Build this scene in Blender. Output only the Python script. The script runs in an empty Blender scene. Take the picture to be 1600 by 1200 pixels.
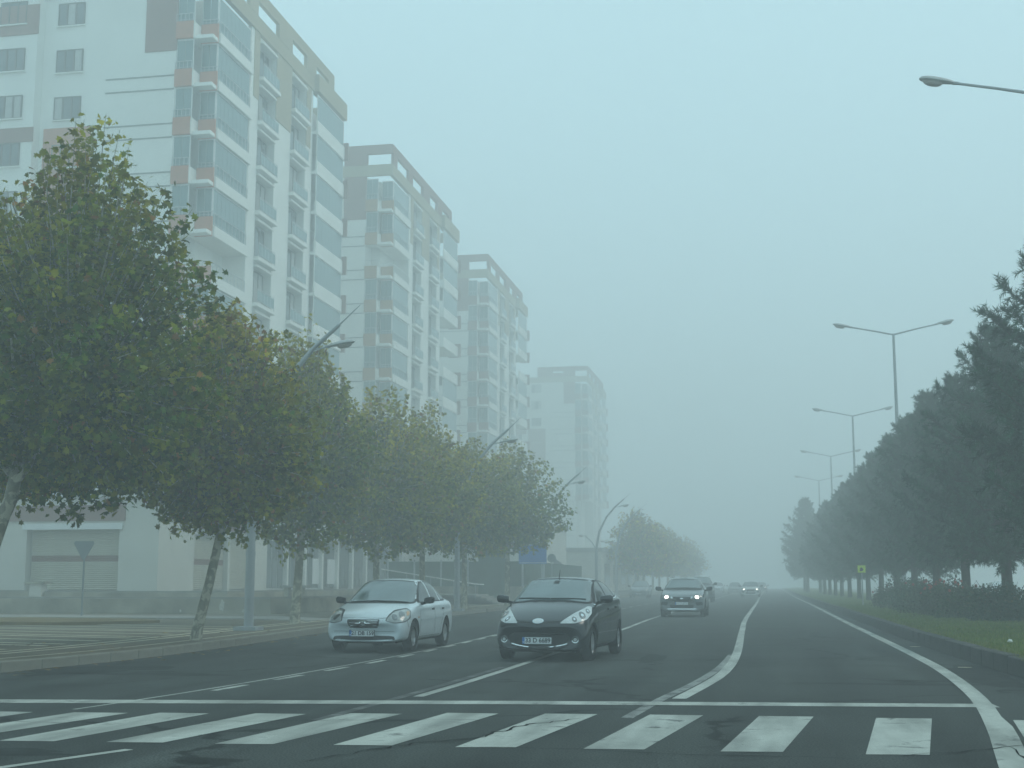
import bpy, bmesh, math, random
import numpy as np
from mathutils import Vector, Matrix, geometry
from mathutils.bvhtree import BVHTree
R = math.radians
random.seed(7); rng = np.random.default_rng(7)
scene = bpy.context.scene
COL = scene.collection

# ------------------------------------------------------------------ camera
cam_d = bpy.data.cameras.new("camera"); cam = bpy.data.objects.new("camera", cam_d); COL.objects.link(cam)
cam.location = (0, 0, 1.36); cam.rotation_euler = (R(90 + 8.424), 0, R(10.879))
cam_d.sensor_width = 36; cam_d.lens = 47.25; cam_d.clip_start = .1; cam_d.clip_end = 3000
scene.camera = cam
# ------------------------------------------------------------------ overcast sky, veiled sun
SUN_EL, SUN_AZ = R(52), R(60)
world = bpy.data.worlds.new("World"); scene.world = world; world.use_nodes = True
nt = world.node_tree; nt.nodes.clear()
wo = nt.nodes.new("ShaderNodeOutputWorld"); bg = nt.nodes.new("ShaderNodeBackground")
sk = nt.nodes.new("ShaderNodeTexSky"); sk.sky_type = 'NISHITA'; sk.sun_disc = False
sk.sun_elevation = SUN_EL; sk.sun_rotation = SUN_AZ; sk.air_density = 1; sk.dust_density = 4
mx = nt.nodes.new("ShaderNodeMix"); mx.data_type = 'RGBA'; mx.inputs[0].default_value = .86
mx.inputs[7].default_value = (6.4, 10.15, 11.2, 1)         # even cloud layer over the sky
nt.links.new(sk.outputs[0], mx.inputs[6]); nt.links.new(mx.outputs[2], bg.inputs[0])
bg.inputs[1].default_value = .1; nt.links.new(bg.outputs[0], wo.inputs[0])
sd = bpy.data.lights.new("sun", 'SUN'); sd.energy = .75; sd.angle = R(25); sd.color = (1, .93, .82)
sun = bpy.data.objects.new("sun", sd); COL.objects.link(sun)
sun.rotation_euler = (R(90) - SUN_EL, 0, math.pi - SUN_AZ)
vs = scene.view_settings; scene.display_settings.display_device = 'sRGB'
vs.view_transform = 'Standard'; vs.look = 'None'; vs.exposure = 0; vs.gamma = 1; vs.use_curve_mapping = False
cy = scene.cycles
cy.max_bounces = 10; cy.diffuse_bounces = 3; cy.glossy_bounces = 3; cy.transmission_bounces = 3
cy.volume_bounces = 8; cy.transparent_max_bounces = 6; cy.use_denoising = True

# ------------------------------------------------------------------ helpers
def tag(o, label=None, cat=None, group=None, kind=None):
    if label: o['label'] = label
    if cat: o['category'] = cat
    if group: o['group'] = group
    if kind: o['kind'] = kind
    return o
def link(o, parent=None):
    COL.objects.link(o)
    if parent: o.parent = parent
    return o
def empty(name, loc=(0, 0, 0), rz=0):
    o = bpy.data.objects.new(name, None); o.location = loc; o.rotation_euler = (0, 0, rz)
    o.empty_display_size = .2
    return link(o)
def kids(o): return [c for c in ALLKIDS.get(o.name, [])]
def copy_tree(o, parent=None):
    c = o.copy(); COL.objects.link(c)
    if parent: c.parent = parent
    for ch in list(o.children): copy_tree(ch, c)
    return c

class MB:
    def __init__(s): s.v = []; s.f = []; s.m = []
    def add(s, vs_, fs, mi=0):
        b = len(s.v); s.v += [tuple(v) for v in vs_]
        s.f += [tuple(b + i for i in f) for f in fs]; s.m += [mi] * len(fs)
        return s
    def box(s, x0, x1, y0, y1, z0, z1, mi=0):
        if x0 > x1: x0, x1 = x1, x0
        if y0 > y1: y0, y1 = y1, y0
        return s.add([(x0, y0, z0), (x1, y0, z0), (x1, y1, z0), (x0, y1, z0), (x0, y0, z1), (x1, y0, z1), (x1, y1, z1), (x0, y1, z1)],
              [(3, 2, 1, 0), (4, 5, 6, 7), (0, 1, 5, 4), (1, 2, 6, 5), (2, 3, 7, 6), (3, 0, 4, 7)], mi)
    def tube(s, pts, rad, n=8, mi=0, cap=True):
        pts = [Vector(p) for p in pts]
        if not hasattr(rad, '__len__'): rad = [rad] * len(pts)
        vs_ = []; up = Vector((0, 0, 1)); prev = None
        for i, p in enumerate(pts):
            d = (pts[min(i + 1, len(pts) - 1)] - pts[max(i - 1, 0)]).normalized()
            if prev is None:
                a = d.cross(up if abs(d.z) < .9 else Vector((1, 0, 0))).normalized()
            else:
                a = (prev - d * prev.dot(d)).normalized()
            prev = a; b = d.cross(a)
            for k in range(n):
                t = 2 * math.pi * k / n
                vs_.append(p + (a * math.cos(t) + b * math.sin(t)) * rad[i])
        fs = [(i * n + k, i * n + (k + 1) % n, (i + 1) * n + (k + 1) % n, (i + 1) * n + k) for i in range(len(pts) - 1) for k in range(n)]
        if cap: fs += [tuple(range(n))[::-1], tuple((len(pts) - 1) * n + k for k in range(n))]
        return s.add(vs_, fs, mi)
    def prism(s, poly, z0, z1, mi=0):
        n = len(poly)
        vs_ = [(p[0], p[1], z0) for p in poly] + [(p[0], p[1], z1) for p in poly]
        return s.add(vs_, [tuple(range(n))[::-1], tuple(range(n, 2 * n))] + [(i, (i + 1) % n, n + (i + 1) % n, n + i) for i in range(n)], mi)
    def sheet(s, poly, z, mi=0):
        return s.add([(p[0], p[1], z) for p in poly], [tuple(range(len(poly)))], mi)
    def ribbon(s, a, b, z, mi=0):
        n = len(a)
        return s.add([(*p, z) for p in a] + [(*p, z) for p in b], [(i, i + n, i + n + 1, i + 1) for i in range(n - 1)], mi)
    def lathe(s, prof, axis='x', n=24, c=(0, 0, 0), mi=0):   # profile of (along axis, radius)
        vs_ = []
        for (h, r) in prof:
            for k in range(n):
                t = 2 * math.pi * k / n; a, b = r * math.cos(t), r * math.sin(t)
                v = (h, a, b) if axis == 'x' else ((a, h, b) if axis == 'y' else (a, b, h))
                vs_.append((v[0] + c[0], v[1] + c[1], v[2] + c[2]))
        m = len(prof)
        return s.add(vs_, [(i * n + k, i * n + (k + 1) % n, (i + 1) * n + (k + 1) % n, (i + 1) * n + k) for i in range(m - 1) for k in range(n)], mi)
    def mesh(s, name, mats, smooth=False):
        me = bpy.data.meshes.new(name); me.from_pydata(s.v, [], s.f)
        for m in (mats if isinstance(mats, (list, tuple)) else [mats]): me.materials.append(m)
        if max(s.m, default=0) > 0: me.polygons.foreach_set('material_index', s.m)
        bm = bmesh.new(); bm.from_mesh(me); bmesh.ops.recalc_face_normals(bm, faces=bm.faces)
        if smooth:
            for f in bm.faces: f.smooth = True
            for e in bm.edges:
                if len(e.link_faces) == 2 and e.calc_face_angle(0) > R(40): e.smooth = False
        bm.to_mesh(me); bm.free(); me.update()
        return me
    def build(s, name, mats, parent=None, smooth=False, bevel=0, loc=None):
        o = bpy.data.objects.new(name, s.mesh(name, mats, smooth)); link(o, parent)
        if bevel:
            b = o.modifiers.new('bevel', 'BEVEL'); b.width = bevel; b.segments = 2; b.limit_method = 'ANGLE'
        if loc: o.location = loc
        return o
def inst(name, me, parent=None, loc=(0, 0, 0), rz=0, sc=None):
    o = bpy.data.objects.new(name, me); link(o, parent); o.location = loc; o.rotation_euler = (0, 0, rz)
    if sc: o.scale = sc if hasattr(sc, '__len__') else (sc,) * 3
    return o

# ------------------------------------------------------------------ materials
def mat(name, col, rough=.8, var=.15, scale=3., bump=0., bscale=None, metal=0., coat=0., spec=None, col2=None, mscale=None, ior=1.45, emit=0, detail=4):
    m = bpy.data.materials.new(name); m.use_nodes = True; n = m.node_tree.nodes; l = m.node_tree.links
    p = n['Principled BSDF']; p.inputs['Roughness'].default_value = rough; p.inputs['Metallic'].default_value = metal
    p.inputs['Coat Weight'].default_value = coat; p.inputs['Coat Roughness'].default_value = .04
    spec = spec if spec is not None else (.5 if rough < .6 else .15)
    p.inputs['IOR'].default_value = ior; p.inputs['Specular IOR Level'].default_value = spec
    tc = n.new('ShaderNodeTexCoord'); nz = n.new('ShaderNodeTexNoise'); nz.inputs['Scale'].default_value = scale
    nz.inputs['Detail'].default_value = detail; l.new(tc.outputs['Object'], nz.inputs['Vector'])
    rp = n.new('ShaderNodeValToRGB'); rp.color_ramp.elements[0].position = .3; rp.color_ramp.elements[1].position = .7
    c2 = col2 or tuple(min(1, c * (1 + var)) for c in col)
    rp.color_ramp.elements[0].color = (*([c * (1 - var) for c in col] if not col2 else col), 1); rp.color_ramp.elements[1].color = (*c2, 1)
    l.new(nz.outputs['Fac'], rp.inputs[0]); l.new(rp.outputs[0], p.inputs['Base Color'])
    if bump:
        b = n.new('ShaderNodeBump'); b.inputs['Strength'].default_value = bump; b.inputs['Distance'].default_value = .02
        n2 = n.new('ShaderNodeTexNoise'); n2.inputs['Scale'].default_value = bscale or scale * 8; n2.inputs['Detail'].default_value = 3
        l.new(tc.outputs['Object'], n2.inputs['Vector']); l.new(n2.outputs['Fac'], b.inputs['Height']); l.new(b.outputs[0], p.inputs['Normal'])
    if emit:
        p.inputs['Emission Color'].default_value = (1, .95, .82, 1); p.inputs['Emission Strength'].default_value = emit
    return m
def N(m, t, **k):
    x = m.node_tree.nodes.new(t)
    for a, b in k.items():
        if a in x.inputs: x.inputs[a].default_value = b
        else: setattr(x, a, b)
    return x
M = {}
def asphalt():
    m = mat('asphalt', (.043, .048, .044), .85, .16, .35, detail=6, spec=.12); n = m.node_tree.nodes; l = m.node_tree.links; p = n['Principled BSDF']
    base = n['Color Ramp'].outputs[0]; tc = n['Texture Coordinate'].outputs['Object']
    # coarse aggregate speckle
    g = N(m, 'ShaderNodeTexNoise', Scale=55., Detail=5.); l.new(tc, g.inputs['Vector'])
    r = N(m, 'ShaderNodeMapRange'); r.inputs[1].default_value = .35; r.inputs[2].default_value = .68; r.inputs[3].default_value = .42; r.inputs[4].default_value = 1.85
    l.new(g.outputs[0], r.inputs[0])
    mu = N(m, 'ShaderNodeMix', data_type='RGBA', blend_type='MULTIPLY'); mu.inputs[0].default_value = 1
    l.new(base, mu.inputs[6]); l.new(r.outputs[0], mu.inputs[7])
    # wheel tracks and stains stretched along the road
    mp = N(m, 'ShaderNodeMapping'); mp.inputs['Scale'].default_value = (.9, .045, 1); l.new(tc, mp.inputs[0])
    s = N(m, 'ShaderNodeTexNoise', Scale=1.4, Detail=5., Distortion=.3); l.new(mp.outputs[0], s.inputs['Vector'])
    r2 = N(m, 'ShaderNodeMapRange'); r2.inputs[1].default_value = .32; r2.inputs[2].default_value = .7; r2.inputs[3].default_value = .6; r2.inputs[4].default_value = 1.4
    l.new(s.outputs[0], r2.inputs[0])
    mu2 = N(m, 'ShaderNodeMix', data_type='RGBA', blend_type='MULTIPLY'); mu2.inputs[0].default_value = 1
    l.new(mu.outputs[2], mu2.inputs[6]); l.new(r2.outputs[0], mu2.inputs[7])
    # irregular damp patches
    d = N(m, 'ShaderNodeTexNoise', Scale=.5, Detail=7., Distortion=1.2); l.new(tc, d.inputs['Vector'])
    r3 = N(m, 'ShaderNodeMapRange'); r3.inputs[1].default_value = .56; r3.inputs[2].default_value = .66; r3.inputs[3].default_value = 1; r3.inputs[4].default_value = .8
    l.new(d.outputs[0], r3.inputs[0])
    mu3 = N(m, 'ShaderNodeMix', data_type='RGBA', blend_type='MULTIPLY'); mu3.inputs[0].default_value = 1
    l.new(mu2.outputs[2], mu3.inputs[6]); l.new(r3.outputs[0], mu3.inputs[7])
    # cracks
    w = N(m, 'ShaderNodeTexNoise', Scale=1.2, Detail=6.); l.new(tc, w.inputs['Vector'])
    ad = N(m, 'ShaderNodeMix', data_type='VECTOR'); ad.inputs[0].default_value = .55; l.new(tc, ad.inputs[4]); l.new(w.outputs['Color'], ad.inputs[5])
    v = N(m, 'ShaderNodeTexVoronoi', feature='DISTANCE_TO_EDGE', Scale=.42); l.new(ad.outputs[1], v.inputs['Vector'])
    r4 = N(m, 'ShaderNodeMapRange'); r4.inputs[1].default_value = .003; r4.inputs[2].default_value = .014; r4.inputs[3].default_value = 0; r4.inputs[4].default_value = 1
    l.new(v.outputs[0], r4.inputs[0])
    ms = N(m, 'ShaderNodeTexNoise', Scale=.28, Detail=2.); l.new(tc, ms.inputs['Vector'])
    r5 = N(m, 'ShaderNodeMapRange'); r5.inputs[1].default_value = .46; r5.inputs[2].default_value = .52; r5.inputs[3].default_value = 1; r5.inputs[4].default_value = .35
    l.new(ms.outputs[0], r5.inputs[0])
    mxx = N(m, 'ShaderNodeMath', operation='MAXIMUM'); l.new(r4.outputs[0], mxx.inputs[0]); l.new(r5.outputs[0], mxx.inputs[1])
    mu4 = N(m, 'ShaderNodeMix', data_type='RGBA', blend_type='MULTIPLY'); mu4.inputs[0].default_value = 1
    l.new(mu3.outputs[2], mu4.inputs[6]); l.new(mxx.outputs[0], mu4.inputs[7])
    l.new(mu4.outputs[2], p.inputs['Base Color'])
    b = N(m, 'ShaderNodeBump'); b.inputs['Strength'].default_value = .35; b.inputs['Distance'].default_value = .01
    l.new(g.outputs[0], b.inputs['Height']); l.new(b.outputs[0], p.inputs['Normal'])
    r6 = N(m, 'ShaderNodeMapRange'); r6.inputs[3].default_value = .62; r6.inputs[4].default_value = .95; l.new(s.outputs[0], r6.inputs[0]); l.new(r6.outputs[0], p.inputs['Roughness'])
    return m
M['asphalt'] = asphalt()
def paint(name, wear, col=(.72, .73, .68)):
    """road paint, worn through to asphalt in scuffed spots"""
    m = mat(name, col, .6, .09, 2.2, detail=6); n = m.node_tree.nodes; l = m.node_tree.links; p = n['Principled BSDF']
    tc = n['Texture Coordinate'].outputs['Object']
    a = N(m, 'ShaderNodeTexNoise', Scale=2.2, Detail=10., Roughness=.75, Distortion=.4); l.new(tc, a.inputs['Vector'])
    r = N(m, 'ShaderNodeMapRange'); r.inputs[1].default_value = wear; r.inputs[2].default_value = wear + .09; r.inputs[3].default_value = 0; r.inputs[4].default_value = .85
    l.new(a.outputs[0], r.inputs[0])
    x = N(m, 'ShaderNodeMix', data_type='RGBA'); l.new(r.outputs[0], x.inputs[0]); l.new(n['Color Ramp'].outputs[0], x.inputs[6]); x.inputs[7].default_value = (.045, .047, .045, 1)
    mp = N(m, 'ShaderNodeMapping'); mp.inputs['Scale'].default_value = (1.6, .25, 1); l.new(tc, mp.inputs[0])
    t_ = N(m, 'ShaderNodeTexNoise', Scale=1.5, Detail=8.); l.new(mp.outputs[0], t_.inputs['Vector'])
    rr = N(m, 'ShaderNodeMapRange'); rr.inputs[1].default_value = .35; rr.inputs[2].default_value = .6; rr.inputs[3].default_value = .62; rr.inputs[4].default_value = 1.1; l.new(t_.outputs[0], rr.inputs[0])
    tm = N(m, 'ShaderNodeMix', data_type='RGBA', blend_type='MULTIPLY'); tm.inputs[0].default_value = 1; l.new(x.outputs[2], tm.inputs[6]); l.new(rr.outputs[0], tm.inputs[7])
    l.new(tm.outputs[2], p.inputs['Base Color'])
    b = N(m, 'ShaderNodeBump'); b.inputs['Strength'].default_value = .3; b.inputs['Distance'].default_value = .01
    g = N(m, 'ShaderNodeTexNoise', Scale=60., Detail=3.); l.new(tc, g.inputs['Vector']); l.new(g.outputs[0], b.inputs['Height']); l.new(b.outputs[0], p.inputs['Normal'])
    return m
M['paint'] = paint('road_paint', .57, (.40, .41, .37)); M['paint_worn'] = paint('worn_road_paint', .56, (.40, .41, .37)); M['paint_old'] = paint('old_paint', .5, (.27, .275, .255)); M['paint_ghost'] = paint('scrubbed_paint', .42, (.2, .2, .19))
M['concrete'] = mat('concrete', (.27, .26, .235), .9, .22, 1.3, .3, 25, detail=8)
M['kerb'] = mat('kerb_concrete', (.24, .225, .185), .9, .25, 1.6, .4, 30, detail=8)
M['kerb_dark'] = mat('dark_kerb_stone', (.085, .085, .08), .9, .3, 1.6, .5, 30, detail=8)
M['paver'] = mat('pavement_pavers', (.13, .112, .08), .9, .25, .8, .3, 20, detail=8)
M['paver_light'] = mat('pale_paver', (.46, .42, .31), .9, .15, 2, .2, 20)
M['dirtwall'] = mat('stained_low_wall', (.31, .285, .225), .95, .4, .9, .5, 14, detail=9)
M['peel'] = mat('peeling_whitewash', (.5, .49, .44), .95, .2, 4, .3, 20, detail=8)
M['soil'] = mat('bare_soil', (.10, .065, .03), 1, .45, .9, .8, 12, col2=(.22, .17, .08), detail=9)
M['ground'] = mat('earth', (.14, .125, .095), 1, .3, .2, .3, 8, detail=8)
M['turf'] = mat('turf', (.05, .085, .014), 1, .4, .5, .8, 30, col2=(.12, .14, .03), detail=9)
M['plaster'] = mat('white_plaster', (.80, .79, .74), .9, .05, .35, .08, 6, detail=6)
M['plaster_dirty'] = mat('stained_plaster', (.62, .6, .54), .9, .08, .5, .08, 6, detail=8)
M['terracotta'] = mat('terracotta_render', (.48, .19, .11), .85, .1, .5)
M['orange_brown'] = mat('ochre_render', (.38, .20, .09), .85, .1, .5)
M['brown'] = mat('brown_render', (.27, .15, .12), .85, .1, .4)
M['tan'] = mat('tan_render', (.37, .31, .21), .85, .1, .4)
M['glassb'] = mat('balcony_glass', (.08, .17, .17), .12, .25, .25, spec=.9)
M['glassw'] = mat('window_glass', (.09, .11, .115), .1, .5, .7, spec=.8)
M['curtain'] = mat('curtain', (.42, .42, .4), .9, .15, 2)
M['frame'] = mat('dark_window_frame', (.12, .10, .09), .6, .1, 3)
M['frame_w'] = mat('white_frame', (.7, .7, .68), .5, .04, 3)
M['rail'] = mat('steel_rail', (.5, .52, .52), .4, .05, 3, metal=.4)
M['slot'] = mat('groove', (.24, .24, .22), .9, .1, 2)
M['recess'] = mat('grey_recess_render', (.33, .33, .31), .9, .1, .5)
M['shutter'] = mat('cream_shutter', (.50, .47, .38), .55, .07, 1.5, detail=7)
M['shutter_red'] = mat('red_shutter_band', (.22, .105, .08), .6, .1, 1.5)
M['galv'] = mat('galvanised_steel', (.36, .38, .39), .55, .1, 2, metal=.35)
M['lampw'] = mat('pale_lamp_housing', (.42, .43, .42), .5, .06, 4)
M['lensg'] = mat('lamp_lens', (.36, .33, .30), .3, .05, 4)
M['hedge'] = mat('dark_green_mesh_fence', (.035, .07, .05), .9, .3, 2, .3, 15)
M['blue'] = mat('blue_sign', (.02, .14, .42), .5, .05, 2)
M['yellow'] = mat('fluorescent_yellow_sign', (.62, .78, .04), .5, .05, 2)
M['black'] = mat('black_plastic', (.012, .013, .014), .55, .15, 8)
M['white'] = mat('white_enamel', (.75, .76, .75), .45, .03, 4)
M['signback'] = mat('grey_sign_back', (.16, .18, .19), .5, .06, 4)
M['tyre'] = mat('tyre_rubber', (.018, .018, .018), .85, .2, 6)
M['alloy'] = mat('alloy_rim', (.42, .43, .44), .35, .06, 6, metal=.75)
M['chrome'] = mat('chrome', (.75, .77, .78), .12, .02, 5, metal=1)
M['lampglass'] = mat('headlamp_lens', (.5, .53, .53), .08, .2, 9, spec=.8, coat=1)
M['lampmid'] = mat('clouded_headlamp_lens', (.30, .32, .31), .1, .3, 9, spec=.8, coat=1)
M['lampdark'] = mat('headlamp_bowl', (.16, .17, .17), .15, .3, 14, metal=.6, coat=1)
M['amber'] = mat('amber_lens', (.55, .28, .1), .2, .1, 9, coat=1)
M['screen'] = mat('windscreen_glass', (.095, .13, .135), .04, .3, 1.2, ior=2.1, spec=.6)  # screen: base colour lifted to stand in for sky reflected in the glass
M['sideglass'] = mat('side_glass', (.02, .026, .028), .05, .2, 1.2, ior=1.8)
M['plate'] = mat('number_plate', (.62, .65, .66), .45, .03, 6); M['platetxt'] = mat('plate_letters', (.02, .02, .025), .6, .1, 6)
M['lit'] = mat('lit_headlamp', (.9, .9, .85), .3, .02, 5, emit=5)
M['flower'] = mat('faded_red_blossom', (.35, .07, .05), .8, .3, 6)
M['litter'] = mat('white_litter', (.7, .7, .68), .8, .1, 6)

def leafmat(name, trans=.45, rough=.65):
    m = bpy.data.materials.new(name); m.use_nodes = True; n = m.node_tree.nodes; l = m.node_tree.links
    p = n['Principled BSDF']; p.inputs['Roughness'].default_value = rough; p.inputs['Specular IOR Level'].default_value = .12
    a = n.new('ShaderNodeAttribute'); a.attribute_name = 'leafcol'
    tc = n.new('ShaderNodeTexCoord'); nz = n.new('ShaderNodeTexNoise'); nz.inputs['Scale'].default_value = .9; nz.inputs['Detail'].default_value = 4
    l.new(tc.outputs['Object'], nz.inputs['Vector'])
    r = n.new('ShaderNodeMapRange'); r.inputs[1].default_value = .3; r.inputs[2].default_value = .7; r.inputs[3].default_value = .75; r.inputs[4].default_value = 1.25
    l.new(nz.outputs[0], r.inputs[0])
    mu = n.new('ShaderNodeMix'); mu.data_type = 'RGBA'; mu.blend_type = 'MULTIPLY'; mu.inputs[0].default_value = 1
    l.new(a.outputs['Color'], mu.inputs[6]); l.new(r.outputs[0], mu.inputs[7]); l.new(mu.outputs[2], p.inputs['Base Color'])
    t = n.new('ShaderNodeBsdfTranslucent'); l.new(mu.outputs[2], t.inputs[0])
    x = n.new('ShaderNodeMixShader'); x.inputs[0].default_value = trans
    l.new(p.outputs[0], x.inputs[1]); l.new(t.outputs[0], x.inputs[2]); l.new(x.outputs[0], n['Material Output'].inputs[0])
    return m
M['leaf'] = leafmat('plane_leaf'); M['needle'] = leafmat('pine_needle', .1, .6); M['shrubleaf'] = leafmat('shrub_leaf', .2); M['grassblade'] = leafmat('grass_blade', .3)
def bark():
    m = mat('plane_bark', (.24, .22, .17), .95, .2, 5, .5, 20); n = m.node_tree.nodes; l = m.node_tree.links
    v = N(m, 'ShaderNodeTexNoise', Scale=6., Detail=3., Distortion=.8); l.new(n['Texture Coordinate'].outputs['Object'], v.inputs['Vector'])
    r = N(m, 'ShaderNodeMapRange'); r.inputs[1].default_value = .48; r.inputs[2].default_value = .55; l.new(v.outputs[0], r.inputs[0])
    x = N(m, 'ShaderNodeMix', data_type='RGBA'); l.new(r.outputs[0], x.inputs[0]); l.new(n['Color Ramp'].outputs[0], x.inputs[6]); x.inputs[7].default_value = (.45, .42, .33, 1)
    l.new(x.outputs[2], n['Principled BSDF'].inputs['Base Color']); return m
M['bark'] = bark(); M['pinebark'] = mat('pine_bark', (.05, .04, .034), .95, .35, 6, .8, 18)

# ------------------------------------------------------------------ the ground, roads, markings
tag(MB().sheet([(-330, -60), (330, -60), (330, 330), (-330, 330)], -.06).build('ground', M['ground']), kind='structure')
KL = [(-24, 6.5), (-17, 9.5), (-13.6, 13.2), (-12.1, 17), (-11.5, 20.5), (-11.35, 24), (-11.6, 29), (-12.15, 35), (-12.8, 45), (-13.25, 56), (-13.55, 85), (-13.75, 140), (-14, 325)]
KR = [(9, 16.6), (6, 16.9), (4.4, 18), (3.62, 20.3), (3.35, 24.5), (3.2, 31), (3.08, 40), (2.92, 60), (2.7, 90), (2.35, 150), (2.1, 325)]
def bez(pts, step=1.):
    out = []
    for i in range(len(pts) - 1):
        p0 = Vector(pts[max(i - 1, 0)]); p1 = Vector(pts[i]); p2 = Vector(pts[i + 1]); p3 = Vector(pts[min(i + 2, len(pts) - 1)])
        n = max(1, min(12, int((p2 - p1).length / step)))
        for k in range(n):
            t = k / n
            out.append(tuple(.5 * ((2 * p1) + (p2 - p0) * t + (2 * p0 - 5 * p1 + 4 * p2 - p3) * t * t + (3 * p1 - p0 - 3 * p2 + p3) * t ** 3)))
    return out + [tuple(pts[-1])]
def offset(pts, d):
    out = []
    for i, p in enumerate(pts):
        a = Vector(pts[max(i - 1, 0)]); b = Vector(pts[min(i + 1, len(pts) - 1)]); t = (b - a).normalized()
        out.append((p[0] - t.y * d, p[1] + t.x * d))
    return out
KLs, KRs = bez(KL, 1), bez(KR, 1)
road = MB().sheet([(-60, -40), (60, -40), (60, 16), (24, 18), (24, 325), (-16, 325), (-16, 60), (-26, 30), (-60, 30)], 0)
tag(road.build('road', M['asphalt']), kind='structure')

def line(name, a, b, m, z=.004, cat=None):
    return tag(MB().ribbon(a, b, z).build(name, m), kind='structure')
def band(name, pts, w, m, z=.004, smooth=True):
    p = bez(pts, .8) if smooth else pts
    return line(name, offset(p, w / 2), offset(p, -w / 2), m, z)
E1 = [(1.5, 9.0), (1.61, 10.8), (1.87, 13), (2.25, 17), (2.46, 21.8), (2.5, 26.8), (2.45, 37.4), (2.37, 50), (2.25, 88), (1.95, 150), (1.7, 320)]
line('edge_line', bez(E1, 1), [(p[0] + (.25 if p[1] < 14 else .2), p[1]) for p in bez(E1, 1)], M['paint_worn'])
SL = [(-1.22, 16.4), (-1.07, 18.1), (-.86, 21.4), (-.82, 27.3), (-1.0, 40), (-1.16, 55), (-1.25, 102), (-1.45, 150), (-1.7, 320)]
line('lane_line', bez(SL, 1), [(p[0] + .17, p[1]) for p in bez(SL, 1)], M['paint'])
GH = [(-1.50, 14.0), (-1.33, 16.4), (-1.09, 19), (-.89, 22.5), (-.82, 26.5)]
band('scrubbed_line', GH, .13, M['paint_old'], .003)
band('lane_line', [(-4.25, 16.1), (-4.2, 22), (-4.4, 40), (-4.72, 62), (-5.0, 134), (-5.3, 320)], .13, M['paint'])
band('scrubbed_line', [(-4.53, 13.2), (-4.42, 17), (-4.38, 22)], .12, M['paint_ghost'], .003)
dl = [(-7.05, 16.4), (-6.92, 20), (-6.82, 24), (-6.95, 29), (-7.2, 36), (-7.6, 55), (-7.95, 75), (-8.2, 105), (-8.5, 320)]
dls = bez(dl, .35)
def arc(pts, a, b):
    out = []; s = 0
    for i in range(len(pts) - 1):
        L = math.dist(pts[i], pts[i + 1])
        if s + L > a and s < b:
            t0 = max(0, (a - s) / L); t1 = min(1, (b - s) / L)
            q = lambda t: (pts[i][0] + (pts[i + 1][0] - pts[i][0]) * t, pts[i][1] + (pts[i + 1][1] - pts[i][1]) * t)
            if not out: out.append(q(t0))
            out.append(q(t1))
        s += L
    return out
s = .1; k = 0
while s < 190:
    d = 1.0 if k < 12 else 3.0; g_ = 1.0 if k < 12 else 2.2
    band('lane_dash', arc(dls, s, s + d), .11, M['paint'], smooth=False); s += d + g_; k += 1
band('scrubbed_line', [(-7.5, 13.8), (-7.28, 16), (-7.08, 20), (-6.99, 26), (-7.1, 31), (-7.4, 40), (-7.95, 70)], .055, M['paint_worn'], .003)
band('lane_dash', [(-5.75, 9.2), (-5.25, 10.6)], .1, M['paint'])
line('stop_line', [(-15, 13.95), (-9, 14.76), (-3, 15.72), (2.4, 16.35)], [(-15, 13.5), (-9, 14.3), (-3, 15.28), (2.42, 15.92)], M['paint'], .005)
cw = tag(empty('pedestrian_crossing', (0, 0, 0)), kind='structure')
top = [(-10.4, 13.2), (-9.4, 13.3), (-8.36, 13.4), (-7.32, 13.5), (-6.41, 13.61), (-5.39, 13.74), (-4.41, 13.95), (-3.42, 14.17), (-2.39, 14.3), (-1.3, 14.38), (-.18, 14.46), (.99, 14.48), (2.32, 14.5), (3.4, 14.6), (4.5, 14.7)]
bot = [(-10.6, 10.6), (-9.6, 10.7), (-8.6, 10.8), (-7.6, 10.88), (-6.66, 10.96), (-5.69, 11.05), (-4.72, 11.12), (-3.7, 11.22), (-2.65, 11.28), (-1.58, 11.35), (-.46, 11.4), (.69, 11.43), (2.0, 11.5), (3.05, 11.6), (4.15, 11.7)]
for (a, b) in zip(top, bot):
    w1 = .55 if a[0] > -7 else .6; j = random.uniform(-.02, .02)
    MB().sheet([(b[0], b[1] + j), (b[0] + .5, b[1] + .05), (a[0] + w1, a[1] + .02), (a[0], a[1] + j)], .004).build('crossing_stripe', M['paint'], cw)

# cracks, sealed seams and damp stains on the asphalt
M['crack'] = mat('crack_dark', (.008, .009, .009), 1, .3, 5); M['damp'] = mat('damp_asphalt', (.031, .034, .032), .85, .3, 3, detail=8, spec=.1)  # near-black crack ribbons, slightly darker asphalt for the stains
def crack(a, b, w, wob, seed):
    rd = random.Random(seed); n = max(6, int(math.dist(a, b) / .12)); L = []; Rr = []; o = 0
    dx, dy = (b[0] - a[0]), (b[1] - a[1]); q = math.hypot(dx, dy); nx, ny = -dy / q, dx / q
    for i in range(n + 1):
        t = i / n; o += rd.uniform(-wob, wob); o *= .93; ww = w * rd.uniform(.3, 1.2) * math.sin(math.pi * min(1, max(.02, t))) ** .4
        x, y = a[0] + dx * t + nx * o, a[1] + dy * t + ny * o
        L.append((x + nx * ww, y + ny * ww)); Rr.append((x - nx * ww, y - ny * ww))
    line('asphalt_crack', L, Rr, M['crack'], .0075)
crack((-3.6, 10.2), (-1.9, 13.9), .022, .09, 1); crack((-2.6, 11.3), (.6, 11.0), .012, .05, 2); crack((-5.6, 12.9), (-2.9, 13.4), .012, .06, 3)
crack((.7, 11.2), (2.6, 12.6), .012, .06, 4); crack((-8, 17.8), (-4.6, 17.1), .012, .06, 5); crack((-10.5, 12.2), (-6.2, 12.5), .012, .05, 6); crack((1.9, 12.2), (2.15, 9.4), .014, .03, 7)
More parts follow.
